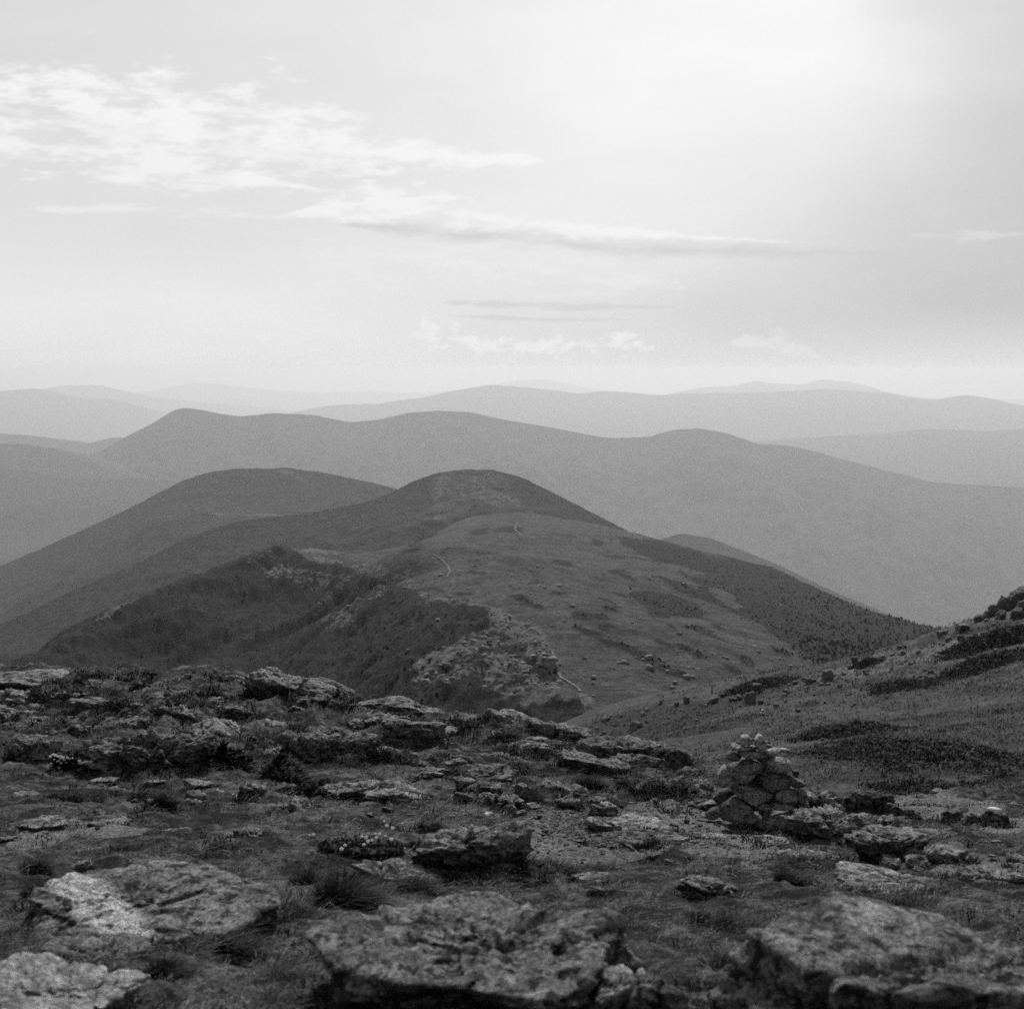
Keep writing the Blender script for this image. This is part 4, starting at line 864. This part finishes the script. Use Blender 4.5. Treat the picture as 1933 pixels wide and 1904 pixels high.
# ------------------------------------------------------------------ stones on the hillside
def hill_stone(cx, by, w, h, tone, label, group=None, df=.8, roll=0):
    d = side_hit(cx, by)
    if not d: return
    _seed[0] += 1; x = (cx - CX) / F * d; W_ = w * d / F; H_ = h * d / F
    P, Fc = rock_geo(W_, W_ * df, H_ * 1.4, _seed[0], 3 if w < 16 else 4, 8, 18, .09)
    o = make_rock('boulder', P, Fc, M_farrock, (x, d + W_ * .3, float(side_z(np.array([x]), np.array([d + W_ * .3]))[0]) - H_ * .35), (0, math.radians(roll), _seed[0] * 1.3), tone)
    tag(o, label, 'boulder', group)
hill_stone(1574, 1284, 30, 22, 1.0, 'square boulder near the top edge of the hillside')
hill_stone(1537, 1288, 28, 12, 1.0, 'flat boulder left of the square one on the hillside')
hill_stone(1440, 1300, 24, 11, 1.0, 'low boulder at the left end of the hillside edge')
hill_stone(1426, 1329, 26, 24, .85, 'leaning wedge boulder above the white quartz on the hillside', roll=20)
hill_stone(1766, 1296, 22, 22, 1.15, 'tall pale boulder beside a dark shrub mat on the slope')
hill_stone(1830, 1190, 36, 14, 1.1, 'long boulder on the hillside edge below the tor')
hill_stone(1790, 1196, 24, 10, 1.0, 'small boulder at the lower end of the hillside crest')
hill_stone(1206, 1376, 26, 16, 1.1, 'pale rock in the dark shrub slope left of the cairn')
TOR = ['upright block in the middle of the rocky tor', 'block at the right edge of the picture halfway down the tor', 'flat block lying near the top of the rocky tor', 'topmost block of the rocky tor at the right edge', 'block stepping down at the left side of the rocky tor', 'wide block at the foot of the rocky tor, right edge', 'small block in the turf under the middle of the tor', 'small squat block at the lower left end of the tor', 'low block between the tor and the krummholz band below', 'tiny outlying block left of the rocky tor', 'tall block of the tor partly outside the picture']
for k, (cx, by, w, h) in enumerate([(1912, 1150, 34, 26), (1936, 1142, 40, 26), (1925, 1128, 44, 16), (1950, 1126, 40, 20), (1890, 1158, 26, 18), (1955, 1160, 50, 26), (1900, 1166, 24, 16), (1874, 1164, 22, 14), (1935, 1165, 30, 18), (1858, 1172, 16, 12), (1975, 1130, 44, 34)]):
    hill_stone(cx, by, w, h, .8, TOR[k], 'blocks of the tor')
HM = [(1574, 1275, 0, 'square boulder near the hillside edge'), (1537, 1282, 0, 'flat boulder on the hillside'), (1440, 1295, 0, 'low boulder at the left end of the edge'), (1426, 1318, 0, 'leaning wedge boulder'), (1766, 1286, 0, 'tall pale hillside boulder'), (1830, 1184, 0, 'long boulder below the tor'), (1790, 1192, 0, 'small crest boulder'), (1718, 1422, 0, 'largest krummholz mat'), (1590, 1385, 0, 'long krummholz strip'), (1870, 1255, 0, 'high krummholz band'), (1890, 1210, 0, 'krummholz band below the tor'), (1714, 1295, 0, 'krummholz clump by the pale boulder'), (1344, 1305, 0, 'thin trail post'), (1439, 1343, 0, 'white quartz stones'), (1206, 1370, 0, 'pale rock in the dark shrub slope'), (1920, 1145, 0, 'rocky tor'), (1646, 1250, 0, 'small krummholz clump at the edge'), (1440, 1300, 0, 'krummholz strip along the edge'), (1895, 1440, 0, 'small krummholz mat at the far right')]
rr = random.Random(8); cnt = 0
while cnt < 230:
    cx = rr.uniform(1120, 1990); edge = np.interp(cx, [1040, 1200, 1400, 1600, 1780, 1933, 2000], [1390, 1335, 1296, 1252, 1194, 1132, 1120])
    by = edge + 2 + abs(rr.gauss(0, 46))
    if by > 1440: continue
    w = rr.choice((5, 6, 7, 8, 10, 12, 16)) * (1 if by < 1330 else .8)
    tn_ = rr.uniform(.75, 1.3)
    lab, grp = auto_label(cx, by, 'hillside stone', w * 2, HM, 'scattered over the turf of the hillside', tn_)
    hill_stone(cx, by, w, w * rr.uniform(.35, .7), tn_, lab, grp); cnt += 1
for cx, by, w in [(1439, 1343, 5), (1436, 1347, 4), (1441, 1340, 3.5)]:
    d = side_hit(cx, by); _seed[0] += 1; P, Fc = rock_geo(w * d / F, w * d / F, w * .8 * d / F, _seed[0], 3, 8)
    tag(make_rock('stone', P, Fc, M_white, pt(cx, by, d), tone=1.0), {5: 'largest bright white quartz stone beside the hillside trail', 4: 'lowest bright white quartz stone beside the hillside trail', 3.5: 'uppermost small white quartz stone beside the hillside trail'}[w], 'stone', 'white quartz stones')
d = side_hit(1344, 1308); pb = pt(1344, 1308, d)
post = MBv = None
bm = bmesh.new(); bmesh.ops.create_cone(bm, cap_ends=True, segments=8, radius1=.10, radius2=.07, depth=.85, matrix=__import__('mathutils').Matrix.Translation((0, 0, .4)))
me = bpy.data.meshes.new('trail_post'); bm.to_mesh(me); bm.free(); me.materials.append(M_twig)
o = bpy.data.objects.new('trail_post', me); C.objects.link(o); o.location = pb; o.color = (2.2,) * 3 + (1,); tag(o, 'thin pale trail post standing at the left end of the hillside edge', 'post')

# rocks on the rough crest of the ridge: a mass of rubble
RV, RF, nb_ = [], [], 0
q = 9000; tp = RNG.uniform(100, 1180, q); td = np.exp(RNG.uniform(np.log(215), np.log(680), q)); rk_ = ridge_sample(tp, td, rockm)
keep = RNG.random(q) < np.clip(rk_ - .3, 0, 1) * 1.2
pick = list(zip(tp[keep], td[keep]))[:900]
pick += list(zip(RNG.uniform(760, 1500, 2200), np.exp(RNG.uniform(np.log(235), np.log(760), 2200))))
for nth, (a, b) in enumerate(pick):
    _seed[0] += 1; s = float(np.clip(RNG.lognormal(-.75, .55), .2, 1.8)) if nth < 900 else float(np.clip(RNG.lognormal(-1.75, .5), .10, .7)); P, Fc = rock_geo(s * 1.3, s, s * .8, _seed[0] % 40, 2 if nth < 900 else 1, 8)
    z = float(ridge_sample(np.array([a]), np.array([b]), Zr)[0]); ang = RNG.uniform(0, 6); ca, sa_ = math.cos(ang), math.sin(ang)
    P = np.stack([P[:, 0] * ca - P[:, 1] * sa_, P[:, 0] * sa_ + P[:, 1] * ca, P[:, 2]], 1)
    RV.append(P + np.array([(a - CX) / F * b, b, z - s * .25])); RF.append(Fc + nb_); nb_ += len(P)
o = mesh_np('rubble', np.concatenate(RV), np.concatenate(RF), M_farrock); o.color = (1, 1, 1, 1); o.color = (1.4, 1.4, 1.4, 1); tag(o, 'pale broken rubble along the rocky crest of the ridge', None, None, 'stuff')

# ------------------------------------------------------------------ plants
def blades(base, n_each, length, width, spread, lean=.5, wind=(.25, 0), seed=1, seg=2):
    """arching grass blades from base points (k,3): returns V, F"""
    r = np.random.default_rng(seed); k = len(base); n = k * n_each
    b = np.repeat(base, n_each, 0).astype(float); L = np.repeat(length, n_each) * r.uniform(.55, 1.15, n); Wd = np.repeat(width, n_each); sp_ = np.repeat(spread, n_each)
    a = r.uniform(0, 2 * np.pi, n); rad = np.sqrt(r.random(n)) * sp_
    b[:, 0] += rad * np.cos(a); b[:, 1] += rad * np.sin(a)
    dirx = np.cos(a) * lean * r.uniform(.2, 1.2, n) + wind[0]; diry = np.sin(a) * lean * r.uniform(.2, 1.2, n) + wind[1]
    px_ = -np.sin(a + r.normal(0, .8, n)); py_ = np.cos(a)
    nn = np.hypot(px_, py_) + 1e-6; px_, py_ = px_ / nn, py_ / nn
    V = []
    for t, wf in ((0, 1.0), (.55, .75), (1.0, 0)):
        cx = b[:, 0] + dirx * L * t ** 1.7; cy = b[:, 1] + diry * L * t ** 1.7; cz = b[:, 2] + L * t * (1 - .28 * t * np.clip(np.hypot(dirx, diry), 0, 1.4))
        if wf: V += [np.stack([cx - px_ * Wd * wf, cy - py_ * Wd * wf, cz], 1), np.stack([cx + px_ * Wd * wf, cy + py_ * Wd * wf, cz], 1)]
        else: V.append(np.stack([cx, cy, cz], 1))
    V = np.stack(V, 1).reshape(-1, 3); i = np.arange(n)[:, None] * 5
    Fc = np.concatenate([i + np.array([[0, 1, 3]]), i + np.array([[0, 3, 2]]), i + np.array([[2, 3, 4]])])
    return V, Fc
# turf grass over the near ground
q = 26000
gs = np.exp(RNG.uniform(np.log(9), np.log(27), q)); gu = RNG.uniform(-.33, .33, q)
gx, gy = gu * gs, gs - 5
dens = fb2(gx, gy, .5, 4, 101) * 2.2 + .38
ji = np.clip((np.log(gs / ks[0]) / np.log(ks[1] / ks[0])).astype(int), 0, nk_s - 1); ii = np.clip(((gu - ku[0]) / (ku[1] - ku[0])).astype(int), 0, nk_u - 1)
gk = gravel[ji, ii]
keep = (RNG.random(q) < dens) & (gk < .45)
gx, gy, gs = gx[keep], gy[keep], gs[keep]
gz = knoll_at(gx, gy) - .01
Lg = (.022 + .065 * np.clip(.35 + fb2(gx, gy, .7, 4, 102) * 1.8, 0, 1)) 
V, Fc = blades(np.stack([gx, gy, gz], 1), 11, Lg, .0011 + .00013 * gy, np.full(len(gx), .08) + .003 * gy, 1.9, (.45, -.15), 3)
o = mesh_np('grass', V, Fc, M_grass, False); o.color = (.85,) * 3 + (1,); tag(o, 'short dry grass growing in the alpine turf', None, None, 'stuff')
q = 16000
hd = np.exp(RNG.uniform(np.log(30), np.log(135), q)); hx = RNG.uniform(1080, 2000, q); hX = (hx - CX) / F * hd
hdens = fb2(hX, hd, 5, 5, 111, sx=.6) * 1.6 + .5; keep = RNG.random(q) < hdens; hX, hd = hX[keep], hd[keep]
V, Fc = blades(np.stack([hX, hd, side_z(hX, hd) - .03], 1), 6, .10 + .0016 * hd, .004 + .00022 * hd, .10 + .004 * hd, 1.6, (.6, 0), 9)
o = mesh_np('heath', V, Fc, M_heath, False); o.color = (1, 1, 1, 1); tag(o, 'low heath and dry sedge covering the hillside', None, None, 'stuff')
UB, UL = [], []
ru = np.random.default_rng(55)
for (rx_, ry_, rw, rd, rh) in BANK:  # dark clumps along each rock's near foot also stand in for contact shade
    k = int(np.clip(rw * 34, 4, 40))
    a_ = ru.uniform(2.6, 6.8, k) if rw > .15 else ru.uniform(3.1, 6.3, k); f_ = ru.uniform(.46, .64, k)
    UB.append(np.stack([rx_ + np.cos(a_) * rw * f_, ry_ + np.sin(a_) * rd * f_], 1)); UL.append(np.minimum(ru.uniform(.02, .075, k), rh * .6))
q = 1500; us_ = np.exp(ru.uniform(np.log(9.5), np.log(27), q)); uu_ = ru.uniform(-.33, .33, q); ux, uy = uu_ * us_, us_ - 5
k_ = fb2(ux, uy, .6, 3, 131) > .12; UB.append(np.stack([ux[k_], uy[k_]], 1)); UL.append(ru.uniform(.025, .07, int(k_.sum())))
UB = np.concatenate(UB); UL = np.concatenate(UL)
V, Fc = blades(np.stack([UB[:, 0], UB[:, 1], knoll_at(UB[:, 0], UB[:, 1]) - .012], 1), 22, UL, .0016 + .0003 * UB[:, 1], .05 + .02 * ru.random(len(UB)) + .003 * UB[:, 1], 1.5, (.25, -.05), 14)
o = mesh_np('undergrowth', V, Fc, M_under, False); o.color = (1, 1, 1, 1); tag(o, 'dark crowberry and moss in clumps round the rocks, doubling as contact shade', None, None, 'stuff')
# tussocks
def tussock(cx, by, w, h, label, tone=1.0, n=620, wind=.5):
    d = near_hit(cx, by); x = (cx - CX) / F * d; W_ = w * d / F; H_ = h * d / F
    y = d + W_ * .3; z = float(knoll_at(np.array([x]), np.array([y]))[0])
    rt = np.random.default_rng(int(cx * 7)); kc = 12; ca = rt.uniform(0, 6.28, kc); cr = np.sqrt(rt.random(kc)) * W_ * .46; cb = np.stack([np.cos(ca) * cr, np.sin(ca) * cr * .7, 0 * ca], 1); cb[:, 2] = knoll_at(x + cb[:, 0], y + cb[:, 1]) - z - .015
    V, Fc = blades(cb, n // 5, H_ * rt.uniform(.35, 1.05, kc) * (1.05 - .6 * (cr / (W_ * .5)) ** 2), np.full(kc, .0010 + .00012 * d), W_ * rt.uniform(.08, .26, kc), 1.0, (wind, -.05), int(cx))
    o = mesh_np('tussock', V, Fc, M_tussock, False); o.location = (x, y, z); o.color = (tone,) * 3 + (1,); return tag(o, label, 'tussock', 'dark sedge tussocks')
for a in [(632, 1716, 125, 78, 'largest dark sedge tussock, left of the shaded rock in the centre foreground', .9, 1500),
          (750, 1690, 130, 44, 'low wide dark tussock in front of the shaded rock', 1.2, 900), (240, 1508, 70, 46, 'dark tussock standing below the dark rough outcrop', .9, 800),
          (288, 1538, 52, 36, 'round dark tussock in the left turf above the huge slab', 1.0, 600), (110, 1522, 100, 28, 'low dark sedge streak in the turf at the left', 1.1, 700),
          (28, 1645, 66, 42, 'dark tussock at the left edge beside the huge slab', .9, 700), (45, 1712, 110, 66, 'shaggy dark tussock at the left edge below the huge slab', .9, 1200),
          (1005, 1518, 84, 34, 'dark sedge on the ledge above the gravel', .9, 700), (1120, 1500, 60, 30, 'dark tussock behind the gravel ledge', 1.0, 500),
          (800, 1570, 50, 32, 'dark tussock behind the mossy boulder', 1.0, 500), (1080, 1640, 200, 30, 'long fringe of dark sedge along the near edge of the gravel', 1.1, 1500),
          (1512, 1668, 80, 44, 'dark tussock right of the hunched rock', 1.0, 700), (1380, 1760, 120, 56, 'dark tussock left of the largest boulder', 1.0, 1000), (560, 1660, 70, 44, 'dark tussock at the right tip of the huge slab', 1.0, 600),
          (400, 1290, 0, 0, '', 0, 0), (270, 1860, 90, 60, 'dark tussock in the hollow at the bottom left', .8, 900), (1560, 1600 + 40, 160, 26, 'low dark sedge below the lumpy boulder', 1.1, 900), (1238, 1612, 70, 30, 'mossy dark tuft on the low rock at the gravel edge', .9, 600),
          (1375, 1850, 80, 60, 'dark tuft in the gap left of the largest boulder', .9, 700), (420, 1800, 120, 50, 'dark matted tuft right of the huge slab', 1.1, 900), (205, 1830, 0, 0, '', 0, 0)]:
    if a[2]: tussock(*a)
# cushion plants with white flowers
def cushion(cx, by, w, h, flowers, label, blossom=.013):
    d = near_hit(cx, by); x = (cx - CX) / F * d; W_, H_ = w * d / F, h * d / F * .62; y = d + W_ * .28
    z = float(knoll_at(np.array([x]), np.array([y]))[0])
    P, Fc = rock_geo(W_, W_ * .62, H_ * 1.5, int(cx) + 7, 5, 4, 6, .10, 0, .9, .1)
    P[:, 2] -= H_ * .5
    o = mesh_np('cushion_plant', P, Fc, M_cushion); o.location = (x, y, z); o.color = (1, 1, 1, 1); tag(o, label, 'cushion plant')
    # leaves
    r = np.random.default_rng(int(cx)); k = r.choice(np.where(P[:, 2] > 0)[0], 700); V, Fb = blades(P[k], 4, np.full(len(k), .022), np.full(len(k), .003), np.full(len(k), .012), .9, (.1, 0), 5)
    lf = mesh_np('leaves', V, Fb, M_cushion, False); lf.parent = o; lf['kind'] = 'stuff'
    for fx, fy in flowers:
        qx, qy = project(P[:, 0] + x, P[:, 1] + y, P[:, 2] + z); e2 = np.hypot(qx - fx, qy - fy) + 1e3 * (P[:, 2] < 0); j = int(np.argmin(e2 + 30 * (P[:, 1] + W_)))
        if e2[j] < 9: c = P[j] + np.array([0, -.012, .022])
        else:
            gd = near_hit(fx, fy) - .02; gx_ = ray(fx, fy)[0] / ray(fx, fy)[1] * gd; c = np.array([gx_ - x, gd - y, float(knoll_at(np.array([gx_]), np.array([gd]))[0]) - z + .03])
        blossom_ = blossom * r.uniform(.6, 1.15)
        vs, fs = [c + np.array([0, 0, .003])], []
        ph = r.random() * 6
        for t in range(5):
            a0 = ph + t * 1.2566
            for da, rr_ in ((-.55, .85), (0, 1.1), (.55, .85)): vs.append(c + blossom_ * rr_ * np.array([math.cos(a0 + da), math.sin(a0 + da) * .75, .12 + .62 * math.sin(a0 + da)]))
            q_ = 1 + 3 * t; fs += [[0, q_, q_ + 1], [0, q_ + 1, q_ + 2]]
        fl = mesh_np('flower', np.array(vs), np.array(fs), M_petal, False); fl.parent = o; fl.color = (1, 1, 1, 1)
F6 = [(780, 270), (820, 275), (823, 300), (853, 293), (878, 253), (882, 277), (902, 257), (935, 248), (948, 210), (955, 218), (990, 232), (980, 290), (798, 322), (678, 325), (650, 346), (457, 268), (430, 265), (932, 187)]
cushion(668, 1622, 165, 58, [(464 + .28 * a, 1507.7 + .28 * b) for a, b in F6], 'dark cushion plant dotted with white flowers in the centre foreground')
F1 = [(360, 820), (375, 825), (390, 835), (410, 830), (430, 835), (455, 840), (470, 845), (440, 850), (400, 860), (385, 865), (420, 875), (450, 870), (345, 880), (360, 890), (500, 878), (320, 915), (345, 910), (400, 912), (540, 860), (260, 855), (215, 870), (490, 845), (365, 850), (345, 835), (415, 845), (60, 852), (80, 855)]
cushion(118, 1464, 112, 50, [(.28 * a, 1198.5 + .28 * b) for a, b in F1], 'cushion plant with a dense cluster of white flowers at the left', .016)
cushion(790, 1600, 60, 24, [(464 + .28 * a, 1507.7 + .28 * b) for a, b in [(1055, 188), (1095, 393), (1135, 410), (1130, 405), (1050, 365)]], 'small dark cushion plant with a few white flowers by the mossy boulder')
cushion(660, 1512, 60, 20, [(464 + .28 * a, 1198.5 + .28 * b) for a, b in [(535, 1060), (560, 1065), (580, 1062), (610, 1075), (625, 1085), (530, 1085)]], 'small cushion with tiny white flowers below the rock dome')
cushion(550, 1500, 90, 20, [(.28 * a, 1198.5 + .28 * b) for a, b in [(1465, 1065), (1480, 1068), (1500, 1070), (1570, 1075), (1595, 1080), (1615, 1085), (1640, 1078)]], 'low cushion with a line of tiny white flowers in the left turf', .012)

# sprawling dwarf spruce: layered branches of needles
def spruce_mat(x, y, z, rx, ry, h, label, n=2400, yaw=0.0, name='dwarf_spruce', zf=None, tone=1.0, leaf=.10, twigs=0, group=None, seed=3):
    r = np.random.default_rng(seed); a = r.uniform(0, 6.283, n); q = np.sqrt(r.random(n))
    ang = a; edge = 1 + .2 * np.sin(2 * ang + seed) + .16 * np.sin(5 * ang + 2 * seed) + .14 * np.sin(11 * ang + 3 * seed) + .25 * r.normal(size=n) * q ** 3
    u = q * np.cos(a) * rx * edge; v = q * np.sin(a) * ry * edge; cy_, sy_ = math.cos(yaw), math.sin(yaw)
    bx, by_ = u * cy_ - v * sy_, u * sy_ + v * cy_
    dome = np.clip(1 - q ** 2.2, 0.12, 1)
    gz_ = (zf(x + bx, y + by_) - z) if zf else 0 * bx
    lump = .35 + 1.3 * np.clip(fb2(bx, by_, max(rx * .16, .15), 3, seed) + .4, 0, 1)
    top = gz_ + h * dome * lump
    b = np.stack([bx, by_, np.maximum(top - h * r.random(n) ** 2 * .9, gz_ - .05)], 1)
    V, Fc = blades(b, 4, np.full(n, leaf), np.full(n, leaf * .17), np.full(n, leaf * .5), .95, (.35, .05), seed)
    o = mesh_np(name, V, Fc, M_needle, False); o.location = (x, y, z); o.color = (tone,) * 3 + (1,); tag(o, label, 'shrub', group)
    for k in range(twigs):
        a0 = r.uniform(0, 6.28); L = h * r.uniform(1.2, 2.4); p0 = np.array([r.normal() * rx * .3, r.normal() * ry * .3, 0]); dv = np.array([math.cos(a0) * .8, math.sin(a0) * .3, r.uniform(.4, 1.0)]) * L
        vs, fs = [], []
        for t, rad in ((0, .006), (.5, .0045), (1, .002)):
            c = p0 + dv * t + np.array([0, 0, -.15 * L * t * t])
            for e in range(4): vs.append(c + rad * np.array([math.cos(e * 1.57), math.sin(e * 1.57), 0]))
        for s_ in range(2):
            for e in range(4): fs.append([s_ * 4 + e, s_ * 4 + (e + 1) % 4, s_ * 4 + 4 + (e + 1) % 4, s_ * 4 + 4 + e])
        tw = mesh_np('twig', np.array(vs), np.array(fs), M_twig); tw.parent = o; tw.color = (1, 1, 1, 1)
    return o
for cx, by, w, h, lab, tw, sd_ in [(413, 1466, 95, 44, 'darkest dwarf spruce crouching right of the dark rough outcrop', 4, 3), (520, 1480, 80, 36, 'dwarf spruce with bare grey twigs left of the rock dome', 7, 4), (590, 1502, 60, 14, 'flat dwarf spruce sprig below the hollow boulder', 2, 5)]:
    d = near_hit(cx, by); x = (cx - CX) / F * d; y = d + .25
    spruce_mat(x, y, float(knoll_at(np.array([x]), np.array([y]))[0]), w * d / F / 2, .3, h * d / F * .8, lab, 700, zf=knoll_at, leaf=.075, twigs=tw, seed=sd_)
for k, (cx, by, w, ty, h, lab, n) in enumerate([(1718, 1458, 290, 1392, .5, 'largest dark krummholz mat right of the cairn', 8000), (1612, 1388, 150, 1374, .4, 'long dark krummholz strip behind the cairn', 1900), (1895, 1450, 66, 1426, .35, 'small dark krummholz mat at the far right', 1200), (1770, 1508, 150, 1484, .3, 'near low krummholz strip behind the black boulder', 2200), (1925, 1490, 120, 1478, .25, 'thin krummholz strip at the right edge', 1100), (1870, 1262, 150, 1242, .7, 'dark krummholz band high on the right slope', 2600),
                                               (1890, 1222, 160, 1196, .8, 'dark krummholz band just below the tor', 3000), (1714, 1304, 80, 1284, .7, 'dark krummholz clump beside the tall pale boulder', 1600), (1440, 1304, 100, 1288, .6, 'dark krummholz strip along the left end of the hillside edge', 1700), (1646, 1256, 44, 1249, .5, 'small krummholz clump at the hillside edge', 800)]):
    d = side_hit(cx, by)
    if not d: continue
    dep = max((side_hit(cx, ty) or d * 1.15) - d, 1.5); y = d + dep * .5; x = (cx - CX) / F * y; z = float(side_z(np.array([x]), np.array([y]))[0])
    spruce_mat(x, y, z, w * d / F * .52, dep * .55, h * .75, lab, int(n * 1.5), zf=side_z, name='krummholz', leaf=.07 + .0016 * d, seed=20 + k, group='krummholz mats on the hillside', tone=2.0)

# loose stones on the gravel and in the turf
rr = random.Random(21); cnt = 0
protos = [rock_geo(1.0, .8, .6, 900 + k, 3, 8, 18, .08) for k in range(6)]
pm = [mesh_np('stone', P, Fc, M_stone, link=False) for P, Fc in protos]
while cnt < 150:
    if cnt < 95: cx, by = rr.gauss(1130, 130), rr.gauss(1585, 26)
    else: cx, by = rr.uniform(0, 1933), rr.uniform(1480, 1860)
    if not (0 < cx < 1940): continue
    d = near_hit(cx, by); x = (cx - CX) / F * d; s = rr.choice((4, 5, 6, 8, 11, 14)) * d / F
    o = bpy.data.objects.new('stone', pm[cnt % 6]); C.objects.link(o); o.location = (x, d, float(knoll_at(np.array([x]), np.array([d]))[0]) - s * .12); o.scale = (s, s, s); o.rotation_euler = (0, 0, rr.uniform(0, 6)); t = rr.uniform(.6, 1.15); o.color = (t, t, t, 1)
    lab, grp = auto_label(cx, by, 'loose stone on the gravel' if cnt < 95 else 'loose stone in the turf', s * F / d, MARKS, 'on the pale gravel' if cnt < 95 else 'in the foreground turf', t * 1.25)
    tag(o, lab, 'stone', grp or ('loose stones on the gravel' if cnt < 95 else 'loose stones in the turf'))
    cnt += 1
# pebbles: one mass
q = 5000; cxp = RNG.normal(1150, 160, q); byp = RNG.normal(1583, 28, q); PV, PF, nb_ = [], [], 0
V0, F0 = ico(1)
for a, b in zip(cxp[:2600], byp[:2600]):
    d = 11.2 + (1583 - b) * .022; x = (a - CX) / F * d; s = float(RNG.uniform(.008, .028)); z = float(knoll_at(np.array([x]), np.array([d]))[0])
    PV.append(V0 * np.array([s * 1.2, s, s * .6]) * RNG.uniform(.7, 1.3, (len(V0), 1)) + np.array([x, d, z])); PF.append(F0 + nb_); nb_ += len(V0)
o = mesh_np('gravel', np.concatenate(PV), np.concatenate(PF), M_stone, False); o.color = (.7,) * 3 + (1,); tag(o, 'pebbles of the worn gravel patch left of the cairn', None, None, 'stuff')

# ------------------------------------------------------------------ haze
hz = bpy.data.materials.new('haze_air'); hz.use_nodes = True; hn = hz.node_tree.nodes; hn.clear()
pv = hn.new('ShaderNodeVolumePrincipled'); pv.inputs['Color'].default_value = (.80, .80, .80, 1); pv.inputs['Density'].default_value = 5.1e-5; pv.inputs['Anisotropy'].default_value = .45
ho = hn.new('ShaderNodeOutputMaterial'); hz.node_tree.links.new(pv.outputs[0], ho.inputs['Volume'])
hz.cycles.homogeneous_volume = True
bm = bmesh.new(); bmesh.ops.create_cube(bm, size=1.0); me = bpy.data.meshes.new('haze'); bm.to_mesh(me); bm.free(); me.materials.append(hz)
o = bpy.data.objects.new('haze', me); C.objects.link(o); o.location = (0, 40000, -830.5); o.scale = (166000, 92000, 1781.0); tag(o, 'thin pale haze filling the valleys', None, None, 'stuff')
print('TRIS', sum(len(o.data.loops) - 2 * len(o.data.polygons) for o in bpy.data.objects if o.type == 'MESH'))
